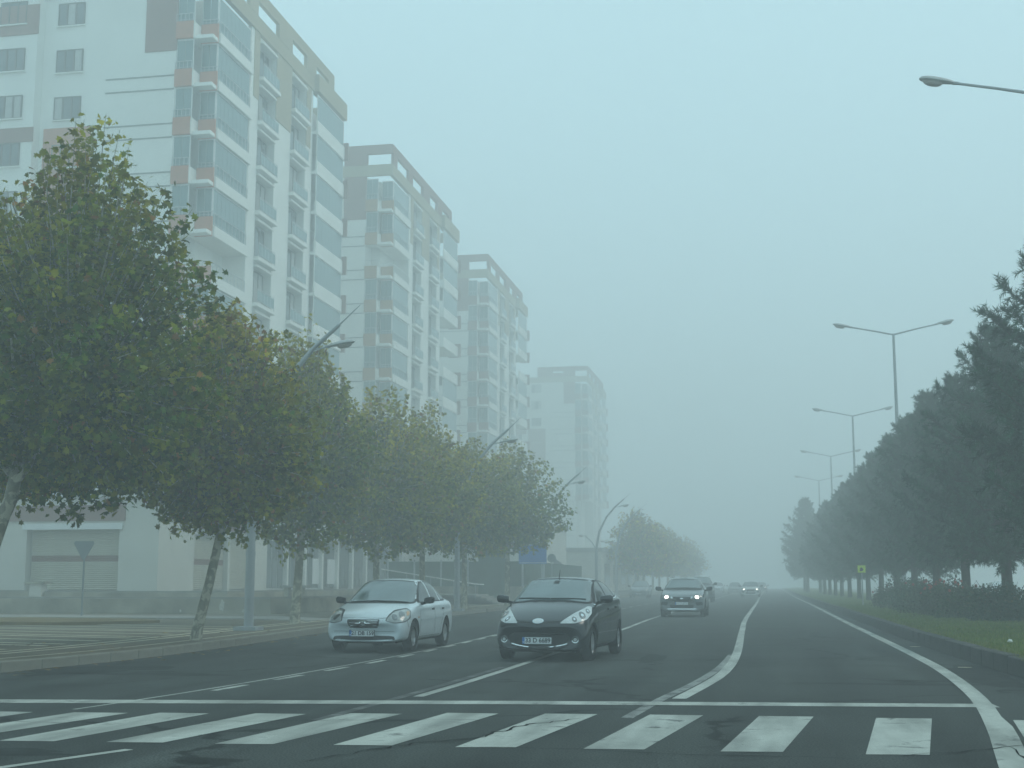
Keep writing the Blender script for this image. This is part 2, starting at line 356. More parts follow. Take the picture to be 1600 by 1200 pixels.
def stain(cx, cy, rx, ry, seed):
    rd = random.Random(seed); ph = [rd.uniform(0, 6.3) for _ in range(4)]
    p = []
    for i in range(40):
        t = 2 * math.pi * i / 40; k = 1 + .16 * math.sin(2 * t + ph[0]) + .13 * math.sin(3 * t + ph[1]) + .08 * math.sin(7 * t + ph[2]) + .05 * math.sin(11 * t + ph[3])
        p.append((cx + rx * k * math.cos(t), cy + ry * k * math.sin(t)))
    tag(MB().sheet(p, .002).build('damp_stain', M['damp']), kind='structure')
stain(1.6, 19.3, 1.1, .22, 1); stain(-10.6, 20.2, 1.0, 1.0, 2); stain(-9.3, 19.3, 1.2, .35, 3); stain(2.4, 11.2, .12, 1.6, 4); stain(-6.4, 10.3, .9, .2, 5); stain(3.0, 21.5, .5, 2.2, 6); stain(-2.2, 25, .2, 1.6, 7)
# kerbs: near stones one by one, the rest as a run
def kerb(name, pts, w, h, m, y0, y1, side, z0=-.05):
    s = 0; acc = []; far = []
    stone = MB().box(-.493, .493, 0, w, z0, h).mesh('kerb_stone', m)
    bm = bmesh.new(); bm.from_mesh(stone); bmesh.ops.bevel(bm, geom=[e for e in bm.edges], offset=.015, segments=1, affect='EDGES'); bm.to_mesh(stone); bm.free()
    total = sum(math.dist(pts[i], pts[i + 1]) for i in range(len(pts) - 1))
    far = [p for p in pts if p[1] >= y1]; near = [p for p in pts if p[1] < y1]
    q = arc(pts, 0, 1e9)
    run = MB(); o2 = offset(far, w * side); n = len(far)
    run.add([(*p, z0) for p in far] + [(*p, h) for p in far] + [(*p, h) for p in o2] + [(*p, z0) for p in o2],
            [(i + a * n, i + 1 + a * n, i + 1 + b * n, i + b * n) for i in range(n - 1) for a, b in ((0, 1), (1, 2), (2, 3))] + [(0, n, 2 * n, 3 * n)])
    root = tag(run.build(name, m), kind='structure')
    L = sum(math.dist(near[i], near[i + 1]) for i in range(len(near) - 1)) + math.dist(near[-1], far[0])
    s = 0; jn = 0
    while s + 1 <= L + .5:
        seg = arc(pts, s, s + 1); a, b = seg[0], seg[-1]
        ang = math.atan2(b[1] - a[1], b[0] - a[0])
        o = inst('kerb_stone', stone, root, ((a[0] + b[0]) / 2, (a[1] + b[1]) / 2, random.uniform(-.008, .008)), ang + random.uniform(-.006, .006))
        if side < 0: o.scale = (1, -1, 1)
        s += 1
    return root
kerb('kerb', KLs, .18, .16, M['kerb'], 0, 62, 1)
kerb('kerb', KRs, .22, .27, M['kerb_dark'], 0, 62, -1)

inner = offset(KLs, .18)
pv = MB().prism([p for p in inner] + [(-300, 325), (-300, 30), (-60, 12), (-30, 6)], -.05, .15)
tag(pv.build('pavement', M['paver']), kind='structure')
# paver bands lying on the pavement
for d, w in ((.75, .1), (1.7, .16), (2.1, .16)):
    p = [q for q in offset(KLs, d) if 8 < q[1] < 80]
    line('paver_band', offset(p, w / 2), offset(p, -w / 2), M['paver_light'], .155)
for k in range(11):
    y = 22.5 + k * 1.25 + .3 * math.sin(k * 2.1); x = -13.9 - .03 * k
    line('paver_band', [(x, y + .3), (x - 9, y + 2.6)], [(x, y + .56), (x - 9, y + 2.86)], M['paver_light'], .154)
tag(MB().prism([(-40, 44.2), (-17.5, 43.2), (-14.4, 41.2), (-14.4, 43.4), (-17.2, 46.2), (-40, 47.4)], .1, .19).build('path', M['concrete']), kind='structure')
soil = []
for i in range(28):
    t = 2 * math.pi * i / 28; soil.append((-23.2 + 4.6 * math.cos(t) * (1 + .06 * math.sin(5 * t)), 38.4 + 2.6 * math.sin(t) * (1 + .12 * math.cos(7 * t))))
tag(MB().prism(soil, .1, .24).build('soil_patch', M['soil']), kind='structure')
# low stained walls and the raised terrace behind
TE = [(-19.6, 51.2), (-19.2, 60), (-18.6, 75), (-18.2, 100), (-18, 200)]
tag(MB().prism([(-80, 50.8), (-19.6, 51.2)] + TE[1:] + [(-80, 200)], .1, .68).build('lower_terrace', M['paver']), kind='structure')
tag(MB().prism([(-80, 57.5), (-24.5, 58), (-24, 70), (-23, 100), (-22.6, 190), (-80, 190)], .5, .93).build('upper_terrace', M['paver']), kind='structure')
# ------------------------------------------------------------------ vegetation
def mesh_np(name, V, F, mats, cols=None, mi=None):
    me = bpy.data.meshes.new(name); me.vertices.add(len(V)); me.vertices.foreach_set('co', V.astype(np.float32).ravel())
    nf = len(F); k = F.shape[1]; me.loops.add(nf * k); me.polygons.add(nf)
    me.loops.foreach_set('vertex_index', F.astype(np.int32).ravel())
    me.polygons.foreach_set('loop_start', np.arange(0, nf * k, k, dtype=np.int32))
    for m in mats: me.materials.append(m)
    if cols is not None:
        at = me.attributes.new('leafcol', 'FLOAT_COLOR', 'FACE'); at.data.foreach_set('color', np.c_[cols, np.ones(len(cols))].astype(np.float32).ravel())
    me.update(calc_edges=True); return me
LOBED = np.array([(0, -.42), (.22, -.30), (.52, -.28), (.30, .0), (.46, .26), (.16, .22), (0, .58), (-.16, .22), (-.46, .26), (-.30, .0), (-.52, -.28), (-.22, -.30)])
SIMPLE = np.array([(0, -.45), (.42, -.05), (.2, .1), (0, .5), (-.3, .15), (-.42, -.1)])
def leaves(P, Nrm, size, shape, cols, name, m, droop=.12):
    """one lobed leaf (triangle fan) at each point"""
    n = len(P); k = len(shape)
    Nrm = Nrm / np.linalg.norm(Nrm, axis=1, keepdims=True)
    a = rng.normal(size=(n, 3)); a -= (a * Nrm).sum(1, keepdims=True) * Nrm; a /= np.linalg.norm(a, axis=1, keepdims=True)
    b = np.cross(Nrm, a)
    pts = P[:, None] + size[:, None, None] * (shape[None, :, 0, None] * a[:, None] + shape[None, :, 1, None] * b[:, None]
            - droop * (np.abs(shape[None, :, 0, None]) + np.abs(shape[None, :, 1, None])) * 1.2 * Nrm[:, None])
    V = np.concatenate([P[:, None] , pts], 1).reshape(-1, 3)
    base = (np.arange(n) * (k + 1))[:, None, None]
    tri = np.array([(0, 1 + i, 1 + (i + 1) % k) for i in range(k)])[None]
    F = (base + tri).reshape(-1, 3)
    return mesh_np(name, V, F, [m], np.repeat(cols, k, 0))
def branches(segs, name, m, n=5):
    b = MB()
    for pts, rr in segs: b.tube(pts, rr, n)
    me = b.mesh(name, m, True); return me
def plane_tree(name, loc, h, rad, cb, nshoot, per, lsize, shape, yellow, lean=(0, 0), trunk_r=.13, seed=1, cen=(0, 0), lab=None, group=None, brown=0.):
    global rng
    rng = np.random.default_rng(seed); rd = random.Random(seed)
    root = empty(name, loc)
    lx, ly = lean
    f1 = Vector((lx * .5, ly * .5, cb * .55)); f2 = Vector((lx, ly, cb + .35)); ctr = Vector((lx + cen[0], ly + cen[1], cb + (h - cb) * .42))
    topp = Vector((ctr.x + rd.uniform(-.3, .3), ctr.y, h - .9))
    tr = MB().tube([(0, 0, -.1), (lx * .08, ly * .08, .25), f1, f2, f2.lerp(topp, .4), f2.lerp(topp, .75), topp], [trunk_r * 1.35, trunk_r * 1.08, trunk_r * .92, trunk_r * .8, trunk_r * .5, trunk_r * .28, .02], 12)
    tr.build('trunk', M['bark'], root, True)
    limbs = MB(); L = []
    for i in range(15):
        t = rd.uniform(.0, .75); a0 = f2.lerp(topp, t); th = i * 2.4 + rd.uniform(-.3, .3); ph = rd.uniform(.25, .9) + .25 * t
        r_ = rad * rd.uniform(.6, .85) * (1 - .45 * t)
        d = Vector((math.cos(th) * math.cos(ph), math.sin(th) * math.cos(ph), math.sin(ph)))
        a1 = a0 + d * r_ * .5 + Vector((0, 0, .05)); a2 = a0 + d * r_ + Vector((0, 0, .25 * r_))
        rr = trunk_r * (.5 - .35 * t); limbs.tube([a0, a1, a2], [rr, rr * .6, rr * .25], 6); L.append((a0, a1, a2))
    # shoots from the limbs to the crown's outline
    P = []; D = []; yl = []; reps = []; shade = []; tw = MB(); lobes = rng.normal(size=(9, 3)); lobes /= np.linalg.norm(lobes, axis=1, keepdims=True); amp = rng.uniform(-.16, .16, 9)
    H = h - ctr.z; Hb = ctr.z - cb
    for i in range(nshoot):
        z = 1 - 2 * (i + .5) / nshoot; th = i * 2.39996 + rd.uniform(-.25, .25); q = math.sqrt(max(0, 1 - z * z))
        d = np.array([q * math.cos(th), q * math.sin(th), z])
        s_ = 1 + (np.clip(lobes @ d, 0, 1) ** 3 * amp).sum() * 1.3 + rd.uniform(-.13, .1)
        taper = 1 - .42 * max(0, z) ** 1.2                          # egg shaped, narrower at the top
        e = Vector((d[0] * rad * s_ * (taper if z > 0 else 1), d[1] * rad * s_ * (taper if z > 0 else 1), d[2] * (H if z > 0 else Hb) * s_)) + ctr
        if z > .15: e.z += rd.uniform(-.25, .65) * (.4 + z * .6)
        st = ctr + (e - ctr) * rd.uniform(.25, .45); st.z -= .25 * rad * rd.random()
        mid = st.lerp(e, .5) + Vector((rd.uniform(-.15, .15), rd.uniform(-.15, .15), rd.uniform(-.1, .1)))
        if i % 2 == 0 or z > .3: tw.tube([st, mid, e], [.022, .014, .004], 4, cap=False)
        npp = int(per * rd.uniform(.6, 1.4)); reps.append(npp); shade.append(rd.uniform(.75, 1.3)); t = rng.beta(1.7, 1.05, npp)[:, None]
        st_, mi_, e_ = np.array(st), np.array(mid), np.array(e)
        c = (1 - t) ** 2 * st_ + 2 * t * (1 - t) * mi_ + t * t * e_
        spread = .30 * (1.15 - .75 * t) * (rad / 3.2)
        off = rng.normal(size=(npp, 3)); off *= spread; off[:, 2] *= .8
        P.append(c + off); nn = rng.normal(size=(npp, 3)) * .75 + np.array([0, 0, .55]) + off * 1.2 + (e_ - st_) * .12; D.append(nn)
        y0 = yellow * .8 + (.25 + yellow * .7) * max(0, z) ** 1.3 + rd.uniform(-.22, .22)
        yl.append(np.clip(y0 + rng.normal(size=npp) * .14 + .12 * t[:, 0] * yellow, 0, 1))
    # inner fill so the crown is dense
    nf = int(nshoot * per * .16); dd = rng.normal(size=(nf, 3)); dd /= np.linalg.norm(dd, axis=1, keepdims=True); rr = rng.random(nf)[:, None] ** .45 * .78
    Pf = np.array(ctr) + dd * rr * np.array([rad, rad, 1]) ; Pf[:, 2] = ctr.z + dd[:, 2] * rr[:, 0] * np.where(dd[:, 2] > 0, H, Hb)
    sh = np.where(dd[:, 2] > 0, 1 - .42 * dd[:, 2] ** 1.2 * (dd[:, 2] > 0), 1); Pf[:, :2] = np.array(ctr)[:2] + (Pf[:, :2] - np.array(ctr)[:2]) * np.nan_to_num(sh, nan=1)[:, None]
    reps.append(nf); shade.append(.85); P.append(Pf); D.append(rng.normal(size=(nf, 3)) + np.array([0, 0, .5])); yl.append(np.clip(yellow * .6 + rng.normal(size=nf) * .12, 0, 1))
    P = np.concatenate(P); D = np.concatenate(D); Y = np.concatenate(yl)[:, None]
    g0 = np.array([.058, .112, .008]); g1 = np.array([.38, .31, .02]); br = np.array([.34, .17, .05])
    cols = g0 * (1 - Y) + g1 * Y; bmask = (rng.random((len(P), 1)) < (.012 + .10 * Y ** 2 + brown)) ; cols = np.where(bmask, br * rng.uniform(.5, 1.1, (len(P), 1)), cols)
    cols = cols * rng.uniform(.5, 1.55, (len(P), 1)) * np.repeat(shade, reps)[:, None]
    me = leaves(P, D, lsize * rng.uniform(.6, 1.25, len(P)), shape, cols, 'crown', M['leaf'])
    cr = inst('crown', me, root)
    limbs.build('limb', M['bark'], root, True); tw.build('twigs', M['bark'], root)
    if lab: tag(root, lab, 'tree', group)
    return root

G = 'plane trees lining the left pavement'
plane_tree('plane_tree', (-14.4, 21.6, .15), 8.9, 2.75, 2.3, 380, 62, .135, LOBED, .22, (1.2, .1), .15, 3, (.95, .3), 'tall dark green plane tree nearest the camera, its crown filling the left edge', G)
plane_tree('plane_tree', (-15.7, 24.2, .15), 9.0, 2.3, 2.6, 230, 62, .135, LOBED, .7, (1.0, 0), .15, 5, (0, 0), 'yellowing plane tree cut off by the left photo edge behind the dark green one', G, .05)
plane_tree('plane_tree', (-12.2, 27.5, .15), 7.55, 2.4, 2.15, 300, 64, .132, LOBED, .45, (.5, .1), .11, 8, (-.2, .2), 'plane tree with a pale leaning trunk, left of the big grey lamp post', G, .03)
plane_tree('plane_tree', (-14.07, 38.8, .15), 8.8, 2.5, 2.3, 280, 54, .145, LOBED, .32, (.15, 0), .14, 11, (0, 0), 'plane tree just right of the big grey lamp post, left of the silver saloon', G)
plane_tree('plane_tree', (-14.3, 48, .15), 8.1, 2.9, 2.4, 250, 46, .18, SIMPLE, .5, (0, 0), .14, 14, (0, 0), 'plane tree rising right behind the roof of the silver saloon', G)
plane_tree('plane_tree', (-14.4, 55, .15), 8.1, 2.9, 2.5, 230, 44, .19, SIMPLE, .52, (0, 0), .14, 17, (0, 0), 'plane tree in the middle of the hazy row, above the rear of the silver saloon', G)
plane_tree('plane_tree', (-14.3, 62.5, .15), 8.1, 2.9, 2.5, 230, 44, .19, SIMPLE, .4, (0, 0), .14, 19, (0, 0), 'second to last plane tree of the near row, left of the blue sign', G)
tlast = plane_tree('plane_tree', (-13.7, 70, .15), 8.1, 2.95, 2.7, 230, 44, .20, SIMPLE, .4, (0, 0), .14, 23, (0, 0), 'last plane tree of the near row, its thin trunk beside the blue sign', G)
far = plane_tree('plane_tree', (-14.4, 147, .15), 9.4, 3.4, 2.2, 150, 26, .34, SIMPLE, .75, (0, 0), .16, 29, (0, 0), 'orange brown plane tree fading into the fog behind the grey crossover', 'foggy plane trees in the distance', .3)
for i, (x, y, s_) in enumerate([(-14.7, 157, .97), (-14.5, 167, .95), (-14.6, 178, .96), (-14.4, 190, .94), (-14.5, 204, .96), (-14.5, 220, .95), (-14.6, 240, .97)]):
    c = copy_tree(far); c.location = (x, y, .15); c.rotation_euler = (0, 0, 1.3 * i + .7); c.scale = (s_,) * 3
    tag(c, ['second', 'third', 'fourth', 'fifth', 'sixth', 'seventh', 'eighth and faintest'][i] + ' tree from the left in the distant foggy row beyond the grey crossover')

def pine_mesh(seed, h=8.6, rad=2.25, cb=1.9):
    global rng
    rng = np.random.default_rng(seed); rd = random.Random(seed)
    tr = MB().tube([(0, 0, -.1), (0, 0, .3), (.03, 0, cb), (.0, .05, h * .6), (0, 0, h - .35)], [.21, .16, .14, .08, .015], 10)
    br = MB(); tufts = []
    nb = 150
    for k in range(nb):
        t = ((k + rd.random()) / nb) ** 1.12; z = cb + t * (h - cb - .35)
        prof = rad * (.74 + 1.3 * t if t < .2 else 1.04 * (1 - ((t - .2) / .8) ** 1.2) + .10)
        th = k * 2.4 + rd.uniform(-.5, .5); L = prof * rd.uniform(.55, 1.12) * (1 if k % 3 else .75); up = .1 + .75 * t + rd.uniform(-.25, .25)
        d = Vector((math.cos(th), math.sin(th), 0)); a = Vector((0, 0, z)); b = a + d * L * .6 + Vector((0, 0, L * .6 * (up - .35))); c = a + d * L + Vector((0, 0, L * up * .8))
        br.tube([a, b, c], [.03, .016, .006], 4, cap=False)
        ns = max(3, int(L * 7.5))
        for s_ in range(ns):
            u = .22 + .78 * (s_ + .5) / ns
            p = a.lerp(b, u / .6) if u < .6 else b.lerp(c, (u - .6) / .4)
            for sd_ in (-1, 1, 0, 2):
                sw = 0 if sd_ in (0, 2) else sd_
                dir_ = (d * .55 + Vector((-d.y, d.x, 0)) * (sw * rd.uniform(.4, 1.1) + rd.uniform(-.3, .3)) + Vector((0, 0, rd.uniform(.2, 1.3) if sd_ != 2 else rd.uniform(-.8, -.2)))).normalized()
                ln = rd.uniform(.14, .46) * (1.15 - .45 * u)
                tufts.append((p + dir_ * ln, dir_))
                if ln > .26: tufts.append((p + dir_ * ln * .5, dir_))
        tufts.append((c, (c - b).normalized())); tufts.append((c + (c - b).normalized() * .12, Vector((d.x * .3, d.y * .3, .9)).normalized()))
    for q in range(9): tufts.append((Vector((0, 0, h - 1.0 + q * .12)), Vector((rd.uniform(-.15, .15), rd.uniform(-.15, .15), 1)).normalized()))
    for q in range(5):
        th = q * 1.26; 
        for w in range(4): tufts.append((Vector((math.cos(th) * .09 * w, math.sin(th) * .09 * w, h - .75 + w * .14)), Vector((math.cos(th) * .4, math.sin(th) * .4, .9)).normalized()))
    C = np.array([t_[0] for t_ in tufts]); Dr = np.array([t_[1] for t_ in tufts]); nt_ = len(C); K = 22
    a = rng.normal(size=(nt_, K, 3)); a -= (a * Dr[:, None]).sum(2, keepdims=True) * Dr[:, None]; a /= np.linalg.norm(a, axis=2, keepdims=True)
    nd = Dr[:, None] * rng.uniform(.45, 1.1, (nt_, K, 1)) + a * .75; nd /= np.linalg.norm(nd, axis=2, keepdims=True)
    st = C[:, None] + Dr[:, None] * rng.uniform(-.12, .06, (nt_, K, 1)); ln = rng.uniform(.10, .17, (nt_, K, 1))
    w = np.cross(nd, rng.normal(size=(nt_, K, 3))); w /= np.linalg.norm(w, axis=2, keepdims=True); w *= .010
    V = np.stack([st - w, st + w, st + nd * ln], 2).reshape(-1, 3); F = np.arange(len(V)).reshape(-1, 3)
    base = np.array([.006, .034, .019]); tipc = np.array([.030, .120, .060])
    hh = rng.random((nt_, 1, 1)); cols = (base * (1 - hh) + tipc * hh) * rng.uniform(.7, 1.25, (nt_, K, 1)); cols = cols.reshape(-1, 3)
    print('pine tris', len(F))
    return tr.mesh('trunk', M['pinebark'], True), br.mesh('limb', M['pinebark']), mesh_np('crown', V, F, [M['needle']], cols)
PM = [pine_mesh(31), pine_mesh(37, 8.4, 2.1, 2.0), pine_mesh(41, 8.9, 2.35, 1.8)]
GP = 'pines along the grass median'
def pine(x, y, v, s_, rz, lab, sz=None):
    root = empty('pine_tree', (x, y, .25), rz); root.scale = (s_, s_, s_ * (sz or 1))
    for n_, me in zip(('trunk', 'limb', 'crown'), PM[v]): inst(n_, me, root)
    return tag(root, lab, 'tree', GP)
pine(6.9, 31.5, 2, 1.12, .4, 'tall dark pine at the right edge of the photo, its trunk out of frame')
pine(6.45, 40, 0, 1.0, 2.0, 'dark pine with its thick bare trunk showing beside the rounded shrub end of the hedge')
pine(6.35, 47.5, 1, .98, 4.1, 'second pine with a visible trunk, standing behind the reddish rose bush')
pine(6.3, 55.5, 0, 1.02, 5.2, 'third pine from the right with a visible trunk above the hedge')
pine(6.2, 63, 2, .98, .9, 'pine whose trunk stands between the hedge middle and the tall lamp post')
pine(6.1, 70.5, 1, 1.03, 3.3, 'pine just right of the yellow sign behind the left end of the hedge')
pine(5.9, 78, 0, 1.0, 1.2, 'pine just behind the yellow sign')
pine(5.7, 85.5, 1, .97, 2.2, 'first pine left of the yellow sign')
pine(5.6, 93, 2, .95, 5.0, 'second pine left of the yellow sign')
pine(5.4, 100.5, 0, .98, 3.9, 'third pine left of the yellow sign')
for i, y in enumerate((108, 115.5, 123, 131, 140)):
    pine(5.2 - .14 * i, y, i % 3, .95, i * 1.1, ['fourth', 'fifth', 'sixth', 'seventh', 'eighth'][i] + ' pine left of the yellow sign, in the hazy crowd of trunks')
pine(3.85, 158, 2, 1.22, .3, 'pale fogged pine standing alone at the far left end of the pine row')
pine(3.9, 175, 0, 1.1, 1.3, 'faintest pine, a ghost in the fog behind the lone far one')
pine(10.6, 36, 1, .9, 1.3, 'pine at the right edge of the photo standing behind the tallest one')

def shrub(x, y, w, h, n, seed, lab, flowers=0, tint=(.04, .065, .025)):
    global rng
    rng = np.random.default_rng(seed); rd = random.Random(seed); root = empty('shrub', (x, y, .25), rd.uniform(0, 6))
    d = rng.normal(size=(n, 3)); d[:, 2] = np.abs(d[:, 2]) * 1.0; d /= np.linalg.norm(d, axis=1, keepdims=True)
    lob = rng.normal(size=(12, 3)); lob[:, 2] = abs(lob[:, 2]); lob /= np.linalg.norm(lob, axis=1, keepdims=True)
    sc = .8 + .28 * (np.clip(d @ lob.T, 0, 1) ** 8).max(1) ; r_ = (rng.random(n) ** .3 * sc + rng.normal(size=n) * .05)[:, None]
    P = d * r_ * np.array([w / 2, w / 2, h]); P[:, 2] += .05
    cols = np.array(tint) * rng.uniform(.5, 1.6, (n, 1)); hot = rng.random(n) < .1; cols[hot] = np.array([.13, .11, .05]) * rng.uniform(.5, 1, (hot.sum(), 1))
    inst('foliage', leaves(P, d + rng.normal(size=(n, 3)) * .7, .085 * rng.uniform(.6, 1.3, n), SIMPLE, cols, 'foliage', M['shrubleaf']), root)
    st = MB()
    for i in range(9):
        th = i * .7; st.tube([(0, 0, -.05), (math.cos(th) * w * .15, math.sin(th) * w * .15, h * .5), (math.cos(th) * w * .36, math.sin(th) * w * .36, h * rd.uniform(.8, 1.2))], [.018, .012, .004], 4)
    st.build('stem', M['pinebark'], root)
    for i in range(flowers):
        th = rd.uniform(0, 6.3); rr = rd.uniform(.1, .45) * w; zz = h * (1.02 - (rr / w) ** 2 * 1.6) + rd.uniform(-.05, .1)
        b = bmesh.new(); bmesh.ops.create_icosphere(b, subdivisions=1, radius=rd.uniform(.03, .055)); me = bpy.data.meshes.new('blossom'); b.to_mesh(me); b.free(); me.materials.append(M['flower'])
        inst('blossom', me, root, (rr * math.cos(th), rr * math.sin(th), zz))
    return tag(root, lab, 'shrub', 'low shrubs in the median hedge')
shrub(6.15, 39.0, 1.9, 1.05, 5200, 51, 'dark rounded shrub at the right end of the median hedge, round the pine trunk', 0, (.025, .055, .028))
shrub(5.75, 42.3, 2.1, 1.0, 4800, 53, 'shrub with a few pale buds, next to the dark rounded one', 3, (.04, .07, .028))
shrub(5.7, 46, 2.3, 1.15, 4800, 57, 'reddish rose bush topped with faded blossoms in the hedge', 26, (.055, .065, .028))
shrub(5.6, 50, 2.4, 1.15, 4600, 59, 'rose bush with pinkish tops left of the reddest one', 18, (.05, .065, .028))
shrub(5.5, 54.5, 2.5, 1.2, 4200, 61, 'tall leafy green shrub in the middle of the hedge', 4, (.035, .07, .03))
shrub(5.5, 59.5, 2.6, 1.3, 4200, 63, 'tallest green shrub of the hedge with a ragged top', 0, (.03, .065, .03))
shrub(5.4, 65, 2.3, .95, 3200, 67, 'small brownish shrub at the left end of the hedge', 8, (.07, .06, .03))
shrub(7.1, 34.6, .6, 1.0, 900, 69, 'thin dark sapling shrub at the right edge of the photo', 0, (.025, .05, .025))

# grass median with blades
inn = offset(KRs, -.22)
near_i = [p for p in inn if p[1] > 16.2]
mb = MB(); n_ = len(near_i)
rows = [near_i]; 
for fx, zz in ((.12, .29), (.3, .34), (.6, .34), (1., .22)): rows.append([(p[0] + (10.2 - p[0]) * fx, max(p[1], 17.6) if i < 6 else p[1]) for i, p in enumerate(near_i)])
vv = []; 
for (row, zz) in zip(rows, (.245, .29, .34, .34, .22)): vv += [(p[0], p[1], zz) for p in row]
mb.add(vv, [(a * n_ + i, a * n_ + i + 1, (a + 1) * n_ + i + 1, (a + 1) * n_ + i) for a in range(4) for i in range(n_ - 1)])
tag(mb.build('median_lawn', M['turf'], smooth=True), kind='structure')
rng = np.random.default_rng(77)
def krx(y): return np.interp(y, [p[1] for p in inn[12:]], [p[0] for p in inn[12:]])
ng = 60000; yy = 18.5 + 52 * rng.random(ng) ** 1.5; xx = krx(yy) + .02 + (rng.random(ng) ** 1.1) * 6.2
zz = np.interp((xx - krx(yy)) / (10.2 - krx(yy)), [0, .12, .3, .6, 1], [.245, .29, .34, .34, .22]) - .01
P0 = np.c_[xx, yy, zz]; hh = rng.uniform(.03, .085, ng)[:, None]; an = rng.uniform(0, 6.28, ng); wd = np.c_[np.cos(an), np.sin(an), np.zeros(ng)] * .007
tp = P0 + np.c_[rng.normal(size=(ng, 2)) * .02, hh[:, 0]]
V = np.stack([P0 - wd, P0 + wd, tp], 1).reshape(-1, 3); yg = rng.random((ng, 1)) ** 2; edge = (np.clip(1 - (xx - krx(yy)) / .35, 0, 1) * (rng.random(ng) < .7))[:, None]
cg = np.array([.085, .15, .014]) * (1 - yg) + np.array([.20, .19, .04]) * yg; cg = cg * (1 - .6 * edge) + np.array([.22, .17, .08]) * .6 * edge
tag(inst('grass', mesh_np('grass', V, np.arange(3 * ng).reshape(-1, 3), [M['grassblade']], cg * rng.uniform(.7, 1.3, (ng, 1)))), 'short green grass growing on the median behind the dark kerb', 'grass', kind='stuff')
# ------------------------------------------------------------------ apartment towers
MC = {}
def cached(key, fn):
    if key not in MC: MC[key] = fn()
    return MC[key]
def window_mesh(w, h, n, axis):
    """frame with n leaves; axis 'x' = window in an end wall (facing -y), 'y' = street window (facing +x)"""
    def fr():
        b = MB(); t = .06
        def bx(u0, u1, z0, z1, d0=-.05, d1=.05):
            b.box(u0, u1, d0, d1, z0, z1) if axis == 'x' else b.box(d0, d1, u0, u1, z0, z1)
        bx(0, w, 0, t); bx(0, w, h - t, h); bx(0, t, t, h - t); bx(w - t, w, t, h - t)
        for i in range(1, n): bx(w * i / n - t * .75, w * i / n + t * .75, t, h - t)
        return b.mesh('window', M['frame'])
    def gl():
        b = MB(); g = .062
        u1 = w / n
        if axis == 'x': b.box(g, u1 - .05, -.012, .012, g, h - g)
        else: b.box(-.012, .012, g, u1 - .05, g, h - g)
        return b.mesh('pane', M['glassw'])
    def cu():
        b = MB(); g = .062; u1 = w / n
        if axis == 'x': b.box(g, u1 - .05, -.012, .012, g, h - g)
        else: b.box(-.012, .012, g, u1 - .05, g, h - g)
        return b.mesh('pane', M['curtain'])
    k = (w, h, n, axis)
    return cached(('f',) + k, fr), cached(('g',) + k, gl), cached(('c',) + k, cu)
def add_window(root, x, y, z, w, h, n, axis, rd, backing=True):
    f, g, c = window_mesh(w, h, n, axis)
    o = inst('window', f, root, (x, y, z))
    for i in range(n):
        me = c if rd.random() < .45 else g
        inst('pane', me, o, (w * i / n, 0, 0) if axis == 'x' else (0, w * i / n, 0))
    return o
def glazing(root, axis, x, y, z, w, h, n):
    """folding balcony glass: slim frame with n separate panes"""
    t = .03
    def fr():
        b = MB()
        def bx(u0, u1, z0, z1): b.box(u0, u1, -.03, .03, z0, z1) if axis == 'x' else b.box(-.03, .03, u0, u1, z0, z1)
        bx(0, w, 0, .07); bx(0, w, h - .07, h); bx(0, .05, .07, h - .07); bx(w - .05, w, .07, h - .07)
        return b.mesh('glazing_frame', M['frame_w'])
    def pn():
        b = MB(); u = w / n
        b.box(.012, u - .012, -.008, .008, .071, h - .071) if axis == 'x' else b.box(-.008, .008, .012, u - .012, .071, h - .071)
        return b.mesh('pane', M['glassb'])
    f = cached(('gf', axis, w, h), fr); p = cached(('gp', axis, w, h, n), pn)
    o = inst('glazing_frame', f, root, (x, y, z))
    for i in range(n):
        inst('pane', p, o, (w * i / n + (.051 if i == 0 else 0) * 0, 0, 0) if axis == 'x' else (0, w * i / n, 0))
def railing(root, axis, x, y, z, w, h=.95, n=6):
    def fr():
        b = MB()
        P = (lambda u, zz: (u, 0, zz)) if axis == 'x' else (lambda u, zz: (0, u, zz))
        b.tube([P(0, h), P(w, h)], .028, 6); b.tube([P(0, .12), P(w, .12)], .015, 5)
        for i in range(n + 1): b.tube([P(w * i / n, 0), P(w * i / n, h)], .02, 5)
        return b.mesh('railing', M['rail'])
    inst('railing', cached(('r', axis, w, h, n), fr), root, (x, y, z))
FL = [.9 + 3 * k for k in range(0, 13)]       # floor levels .9 .. 36.9
